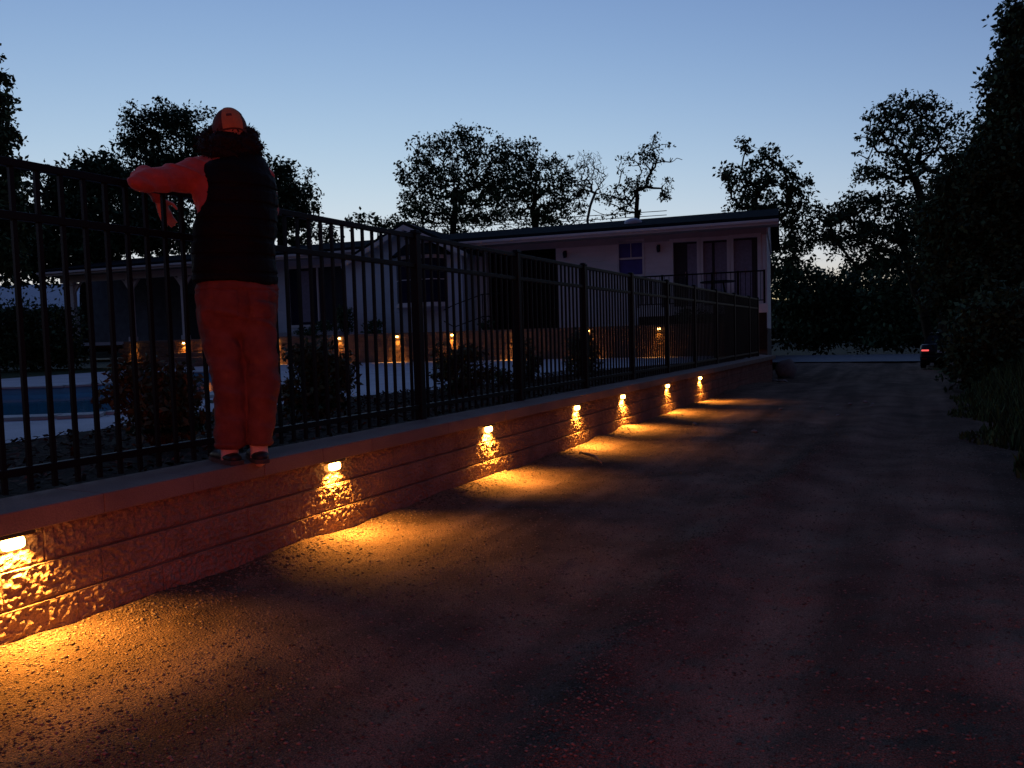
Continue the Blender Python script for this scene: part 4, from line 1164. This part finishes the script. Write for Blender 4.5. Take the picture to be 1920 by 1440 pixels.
# joints
hipL, hipR = P(414, 560, .02), P(480, 558, .04)
kneL, kneR = P(431, 700, .00), P(491, 698, .03)
ankL, ankR = P(431, 850, .00), P(486, 846, .03)
shL, shR = P(397, 322, .03), P(490, 332, .09)
elL = onx(260, 341, -.235); wrL = onx(298, 374, -.405); ovL = onx(274, 345, -.335); ovL.z = 1.955; elR = P(502, 392, .20); wrR = onx(462, 400, -.345)
head = P(431, 250, .02)
look = (PF + PR * -.15 + Vector((0, 0, -.22))).normalized(); lookr = Vector((look.y, -look.x, 0)).normalized(); lookup = lookr.cross(look)

# body: one continuous skin
bm = bmesh.new()
for h_, k_, a_ in ((hipL, kneL, ankL), (hipR, kneR, ankR)):
    tube(bm, [h_, h_.lerp(k_, .5), k_, k_.lerp(a_, .35), k_.lerp(a_, .75), a_ + Vector((0, 0, .0)), a_ + Vector((0, 0, -.05))], [.078, .070, .052, .054, .040, .033, .036], 14, cap='round')
    tube(bm, [a_ + Vector((0, 0, -.045)) - PF * .02, a_ + Vector((0, 0, -.045)) + PF * .09, a_ + Vector((0, 0, -.05)) + PF * .16], [.032, .030, .024], 10, cap='round')
tube(bm, [P(446, 600, .04), P(446, 560, .03), P(443, 500, .02), P(442, 420, .02), P(448, 345, .04), P(447, 312, .04)], [(.12, .09), (.165, .11), (.165, .115), (.175, .12), (.17, .105), (.10, .08)], 18, PR, 'round')
tube(bm, [P(445, 322, .04), P(436, 285, .035), P(432, 262, .03)], [.065, .056, .056], 14, cap='round')
for s_, e_, o_, w_ in ((shL, elL, ovL, wrL), (shR, elR, elR.lerp(wrR, .3), wrR)):
    tube(bm, [s_, s_.lerp(e_, .5), e_, o_, w_], [.056, .048, .040, .040, .027], 12, cap='round')
ball(bm, head, (.074, .094, .110), lookr, look)
ball(bm, head + look * .045 - lookup * .065, (.052, .05, .055), lookr, look)                 # jaw
tube(bm, [head + look * .088 + lookup * .012, head + look * .108 - lookup * .018], [.009, .015], 8, cap='round')   # nose
for s_ in (-1, 1):
    ball(bm, head + lookr * (s_ * .077) - look * .005 - lookup * .01, (.010, .022, .034), lookr, look, 10)          # ears
ball(bm, head + look * .092 - lookup * .052, (.026, .010, .008), lookr, look, 10)             # lips
def hand(bm, w_, dirv, palm_n, size=1.0, curl=.9):
    """palm and five unequal, bent fingers; dirv points along the hand, palm_n is the palm side"""
    d = dirv.normalized(); n_ = (palm_n - d * palm_n.dot(d)).normalized(); sd = d.cross(n_)
    tube(bm, [w_, w_ + d * .045 * size, w_ + d * .085 * size], [(.026, .015), (.036, .016), (.038, .014)], 10, sd, 'round')
    for k_, (off, ln) in enumerate(((-.030, .066), (-.010, .076), (.010, .072), (.029, .056))):
        b0 = w_ + d * .085 * size + sd * off; L_ = ln * size; r_ = .0085
        c1 = (d * math.cos(curl * .35) + n_ * math.sin(curl * .35)); c2 = (d * math.cos(curl) + n_ * math.sin(curl)); c3 = (d * math.cos(curl * 1.7) + n_ * math.sin(curl * 1.7))
        p1 = b0 + c1 * L_ * .45; p2 = p1 + c2 * L_ * .32; p3 = p2 + c3 * L_ * .23
        tube(bm, [b0 - d * .012, p1, p2, p3], [r_ * 1.1, r_, r_ * .92, r_ * .8], 8, cap='round')
    b0 = w_ + d * .025 * size - sd * .030
    t1 = (d * .65 - sd * .6 + n_ * .35).normalized(); p1 = b0 + t1 * .04; p2 = p1 + (d * .85 - sd * .1 + n_ * .4).normalized() * .032
    tube(bm, [b0, p1, p2], [.013, .0105, .008], 8, cap='round')
hand(bm, wrL, (onx(312, 408, -.43) - wrL), Vector((1, 0, -.2)), 1.0, .45)
hand(bm, wrR, (Vector((-.75, -.25, -.35))), Vector((0, 0, -1)), 1.0, .8)
remesh('body', bm, M['skin'], .0065, 3)
for s_ in (-1, 1):
    bm = bmesh.new(); ball(bm, head + look * .083 + lookr * (s_ * .031) + lookup * .012, (.012, .008, .008), lookr, look, 10)
    padd(obj('eye', bm, M['vest'], None, True))

# trousers
bm = bmesh.new()
tube(bm, [P(444, 524, .02), P(444, 545, .02), P(446, 575, .03), P(447, 605, .03)], [(.185, .138), (.198, .148), (.200, .152), (.185, .135)], 20, PR, 'round')
tube(bm, [P(408, 575, .02), P(413, 620, .01), P(425, 680, .00), P(431, 730, -.01), P(432, 790, .00), P(433, 838, .00)], [(.100, .118), (.096, .112), (.086, .100), (.082, .094), (.078, .088), (.072, .080)], 16, PR)
tube(bm, [P(481, 575, .04), P(484, 620, .03), P(491, 680, .02), P(493, 730, .01), P(490, 790, .03), P(487, 834, .03)], [(.100, .118), (.092, .112), (.079, .100), (.076, .092), (.069, .084), (.061, .074)], 16, PR)
trousers = remesh('trousers', bm, M['trouser'], .008, 4, disp=.009, dscale=8)
def patch(src, name, cond, off, mat):
    """a sewn-on piece: the faces of src that meet cond, lifted off the cloth"""
    bm = bmesh.new(); bm.from_mesh(src.data); bm.normal_update()
    bad = [f for f in bm.faces if not cond(f.calc_center_median(), f.normal)]
    bmesh.ops.delete(bm, geom=bad, context='FACES')
    left = set(bm.faces); isles = []
    while left:
        stack = [left.pop()]; isle = []
        while stack:
            f = stack.pop(); isle.append(f)
            for e_ in f.edges:
                for g_ in e_.link_faces:
                    if g_ in left: left.discard(g_); stack.append(g_)
        isles.append(isle)
    if not isles: bm.free(); return
    isles.sort(key=len)
    small = [f for isle in isles[:-1] for f in isle]
    if small: bmesh.ops.delete(bm, geom=small, context='FACES')
    for _ in range(4): bmesh.ops.smooth_vert(bm, verts=[v for v in bm.verts if v.is_boundary], factor=.5, use_axis_x=True, use_axis_y=True, use_axis_z=True)
    nn = {v: v.normal.copy() for v in bm.verts}
    for v in bm.verts: v.co += nn[v] * (off if not v.is_boundary else off * .55)
    o = obj(name, bm, mat, src, True); return o
for cx_ in (411, 481):
    c_ = P(cx_, 572, 0)
    patch(trousers, 'pocket', lambda q, n_, c_=c_: abs((q - c_).dot(PR)) < .055 and abs(q.z - c_.z) < .07 and n_.dot(PF) < -.25, .006, M['trouser'])
zb_ = P(440, 838).z
mid_ = (P(433, 838).lerp(P(487, 834), .5))
for sg_ in (-1, 1):
    patch(trousers, 'leg_hem', lambda q, n_, sg_=sg_: zb_ + .004 < q.z < zb_ + .035 and abs(n_.z) < .6 and (q - mid_).dot(PR) * sg_ > 0, .004, M['trouser'])
patch(trousers, 'waistband', lambda q, n_: P(444, 545).z < q.z < P(444, 530).z and abs(n_.z) < .7, .005, M['trouser'])
# socks and shoes
for a_, s_ in ((ankL, -1), (ankR, 1)):
    bm = bmesh.new(); tube(bm, [a_ + Vector((0, 0, .07)), a_, a_ + Vector((0, 0, -.03))], [.047, .043, .046], 14)
    padd(obj('sock', bm, M['sock'], None, True))
    d_ = (PF + PR * (.12 * s_)).normalized(); r_ = Vector((d_.y, -d_.x, 0)); g_ = Vector((a_.x, a_.y, CAPZ)) - d_ * .03
    bm = bmesh.new()
    tube(bm, [g_ - d_ * .045 + Vector((0, 0, .030)), g_ + Vector((0, 0, .032)), g_ + d_ * .07 + Vector((0, 0, .038)), g_ + d_ * .15 + Vector((0, 0, .036)), g_ + d_ * .22 + Vector((0, 0, .030))],
         [(.034, .026), (.043, .028), (.046, .034), (.050, .030), (.040, .022)], 14, r_, 'round')
    sh_ = remesh('shoe', bm, M['shoe'], .006, 3)
    bm = bmesh.new()
    ring = [(-.085, .0), (-.07, .034), (0, .042), (.09, .046), (.17, .050), (.225, .042), (.255, .02), (.262, 0)]
    out = [(x, y) for x, y in ring] + [(x, -y) for x, y in ring[::-1]][1:-1]
    lo = [bm.verts.new(g_ + d_ * x + r_ * y + Vector((0, 0, .003))) for x, y in out]; hi = [bm.verts.new(g_ + d_ * x + r_ * y + Vector((0, 0, .024))) for x, y in out]
    bm.faces.new(lo[::-1]); bm.faces.new(hi)
    for t in range(len(out)): bm.faces.new((lo[t], lo[(t + 1) % len(out)], hi[(t + 1) % len(out)], hi[t]))
    bmesh.ops.recalc_face_normals(bm, faces=bm.faces)
    so = obj('sole', bm, M['sole'], sh_)
# sweatshirt
bm = bmesh.new()
tube(bm, [P(442, 520, .02), P(441, 450, .02), P(440, 400, .02), P(436, 360, .03), P(437, 330, .035), P(445, 305, .04)], [(.172, .13), (.176, .135), (.182, .138), (.198, .132), (.176, .118), (.12, .09)], 18, PR, 'round')
tube(bm, [P(418, 326, .02), P(388, 326, .01), shL.lerp(elL, .30) + Vector((0, 0, -.005)), shL.lerp(elL, .62), elL + (elL - shL).normalized() * .01], [.095, .092, .082, .066, .046], 14, cap='round')
tube(bm, [elL, ovL, wrL.lerp(ovL, .08)], [.046, .044, .036], 12, cap='round')
tube(bm, [P(480, 330, .05), shR, shR.lerp(elR, .5), elR], [.075, .066, .062, .056], 14, cap='round')
tube(bm, [elR, elR.lerp(wrR, .5), wrR.lerp(elR, .05)], [.055, .046, .036], 12, cap='round')
tube(bm, [P(437, 306, .035), P(434, 288, .03)], [.082, .066], 14)
remesh('sweatshirt', bm, M['shirt'], .008, 5, disp=.0085, dscale=9)
# vest: shell over the sweatshirt with open armholes
bm = bmesh.new()
tube(bm, [P(441, 534, .02), P(441, 500, .02), P(440, 450, .02), P(442, 400, .02), P(446, 355, .03), P(448, 325, .035), P(449, 302, .04), P(440, 288, .035)], [(.202, .158), (.205, .160), (.204, .160), (.203, .158), (.196, .150), (.178, .138), (.13, .105), (.085, .080)], 22, PR)
vest = remesh('vest', bm, M['vest'], .007, 6, disp=.006, dscale=6)
me = vest.data
bm = bmesh.new(); bm.from_mesh(me)
cut = []
for v in bm.verts:
    for c_, rx_, rz_ in ((P(343, 366, 0), .132, .165),):
        q = v.co - c_
        if (q.dot(PR) / rx_) ** 2 + (q.z / rz_) ** 2 + (q.dot(PF) / .25) ** 2 < 1: cut.append(v); break
bmesh.ops.delete(bm, geom=cut, context='VERTS')
bmesh.ops.delete(bm, geom=[v for v in bm.verts if not v.link_faces], context='VERTS')
for _ in range(8):
    bmesh.ops.smooth_vert(bm, verts=[v for v in bm.verts if v.is_boundary], factor=.5, use_axis_x=True, use_axis_y=True, use_axis_z=True)
bm.to_mesh(me); bm.free(); me.update()
z1_, z2_ = P(441, 525).z, P(441, 537).z
patch(vest, 'hem_band', lambda q, n_: z2_ < q.z < z1_ + .02 and abs(n_.z) < .6 and n_.dot(PF) < .05, .005, M['vest'])
for py_ in (340, 372, 404, 436, 468, 500):
    z_ = P(441, py_).z
    patch(vest, 'quilted_baffle', lambda q, n_, z_=z_: abs(q.z - z_) < .036 and abs(n_.z) < .75 and n_.dot(PF) < .05, .006, M['vest'])
# hair: soft core with a fringe of curls
bm = bmesh.new()
for px, py, o_, r_ in ((431, 270, .00, (.100, .095, .062)), (402, 278, .02, (.072, .075, .062)), (462, 276, .03, (.076, .075, .066)), (430, 286, -.03, (.105, .060, .050)), (448, 292, .00, (.085, .06, .04)), (390, 268, .05, (.045, .06, .058)), (472, 276, .05, (.046, .06, .062)), (404, 258, .04, (.05, .06, .05)), (462, 258, .04, (.052, .06, .05)), (412, 292, .0, (.06, .06, .04))):
    ball(bm, P(px, py, o_), r_, PR, PF, 14)
hair = remesh('hair', bm, M['hair'], .009, 2, disp=.012, dscale=22)
nv = len(hair.data.vertices); co = np.empty(nv * 3, np.float32); hair.data.vertices.foreach_get('co', co); co = co.reshape(-1, 3)
sel = co[np.random.default_rng(5).choice(nv, 1500)]
V, F = leaf_cloud(sel, .016, 3, .020, 1.0, 6, .30)
f_ = link('curls', fast_mesh('curls', V, F), M['hair']); f_.parent = hair
# cap with a paler back panel, button and peak
hc = P(431, 246, .01)
def dome(name, mat, r, th0, th1, ph0, ph1, nt=12, np_=28, parent=None):
    bm = bmesh.new(); rows = []
    for i in range(nt + 1):
        th = th0 + (th1 - th0) * i / nt
        row = []
        for j in range(np_ + 1):
            ph = ph0 + (ph1 - ph0) * j / np_
            d_ = look * (-math.cos(ph) * math.sin(th) * r[1]) + lookr * (math.sin(ph) * math.sin(th) * r[0]) + lookup * (math.cos(th) * r[2])
            row.append(bm.verts.new(hc + d_))
        rows.append(row)
    for A, B in zip(rows, rows[1:]):
        for j in range(np_):
            bm.faces.new((A[j], A[j + 1], B[j + 1], B[j]))
    bmesh.ops.remove_doubles(bm, verts=bm.verts, dist=1e-5)
    bmesh.ops.recalc_face_normals(bm, faces=bm.faces)
    o = obj(name, bm, mat, None, True)
    if parent is None: return padd(o)
    o.parent = parent; return o
hat = dome('cap', M['hat'], (.084, .104, .116), 0, R(108), -math.pi, math.pi)
dome('cap_panel', M['hatp'], (.0865, .1065, .1185), R(4), R(104), R(-50), R(18), parent=hat)
dome('cap_panel', M['hatp'], (.0860, .1060, .1180), R(4), R(60), R(16), R(40), parent=hat).data.materials[0] = M['hat']
dome('cap_badge', M['hat'], (.0880, .1080, .1200), R(66), R(74), R(-34), R(-16), 4, 8, parent=hat)
bm = bmesh.new(); ball(bm, hc + lookup * .117, (.009, .009, .005), lookr, look, 8); o = obj('button', bm, M['hat'], hat, True)
bm = bmesh.new()
rows = []
for i in range(7):
    rows.append([])
    for j in range(13):
        ph = R(-62) + R(124) * j / 12; e_ = i / 6
        q = look * (math.cos(ph) * (.100 + .072 * e_ * math.cos(ph * .9))) + lookr * (math.sin(ph) * (.082 + .012 * e_)) - lookup * (.004 + .022 * e_ + .02 * (math.sin(ph)) ** 2)
        rows[-1].append(bm.verts.new(hc + q))
for A, B in zip(rows, rows[1:]):
    for j in range(12): bm.faces.new((A[j], A[j + 1], B[j + 1], B[j]))
bmesh.ops.solidify(bm, geom=bm.faces[:], thickness=.003)
o = obj('peak', bm, M['hat'], hat, True)
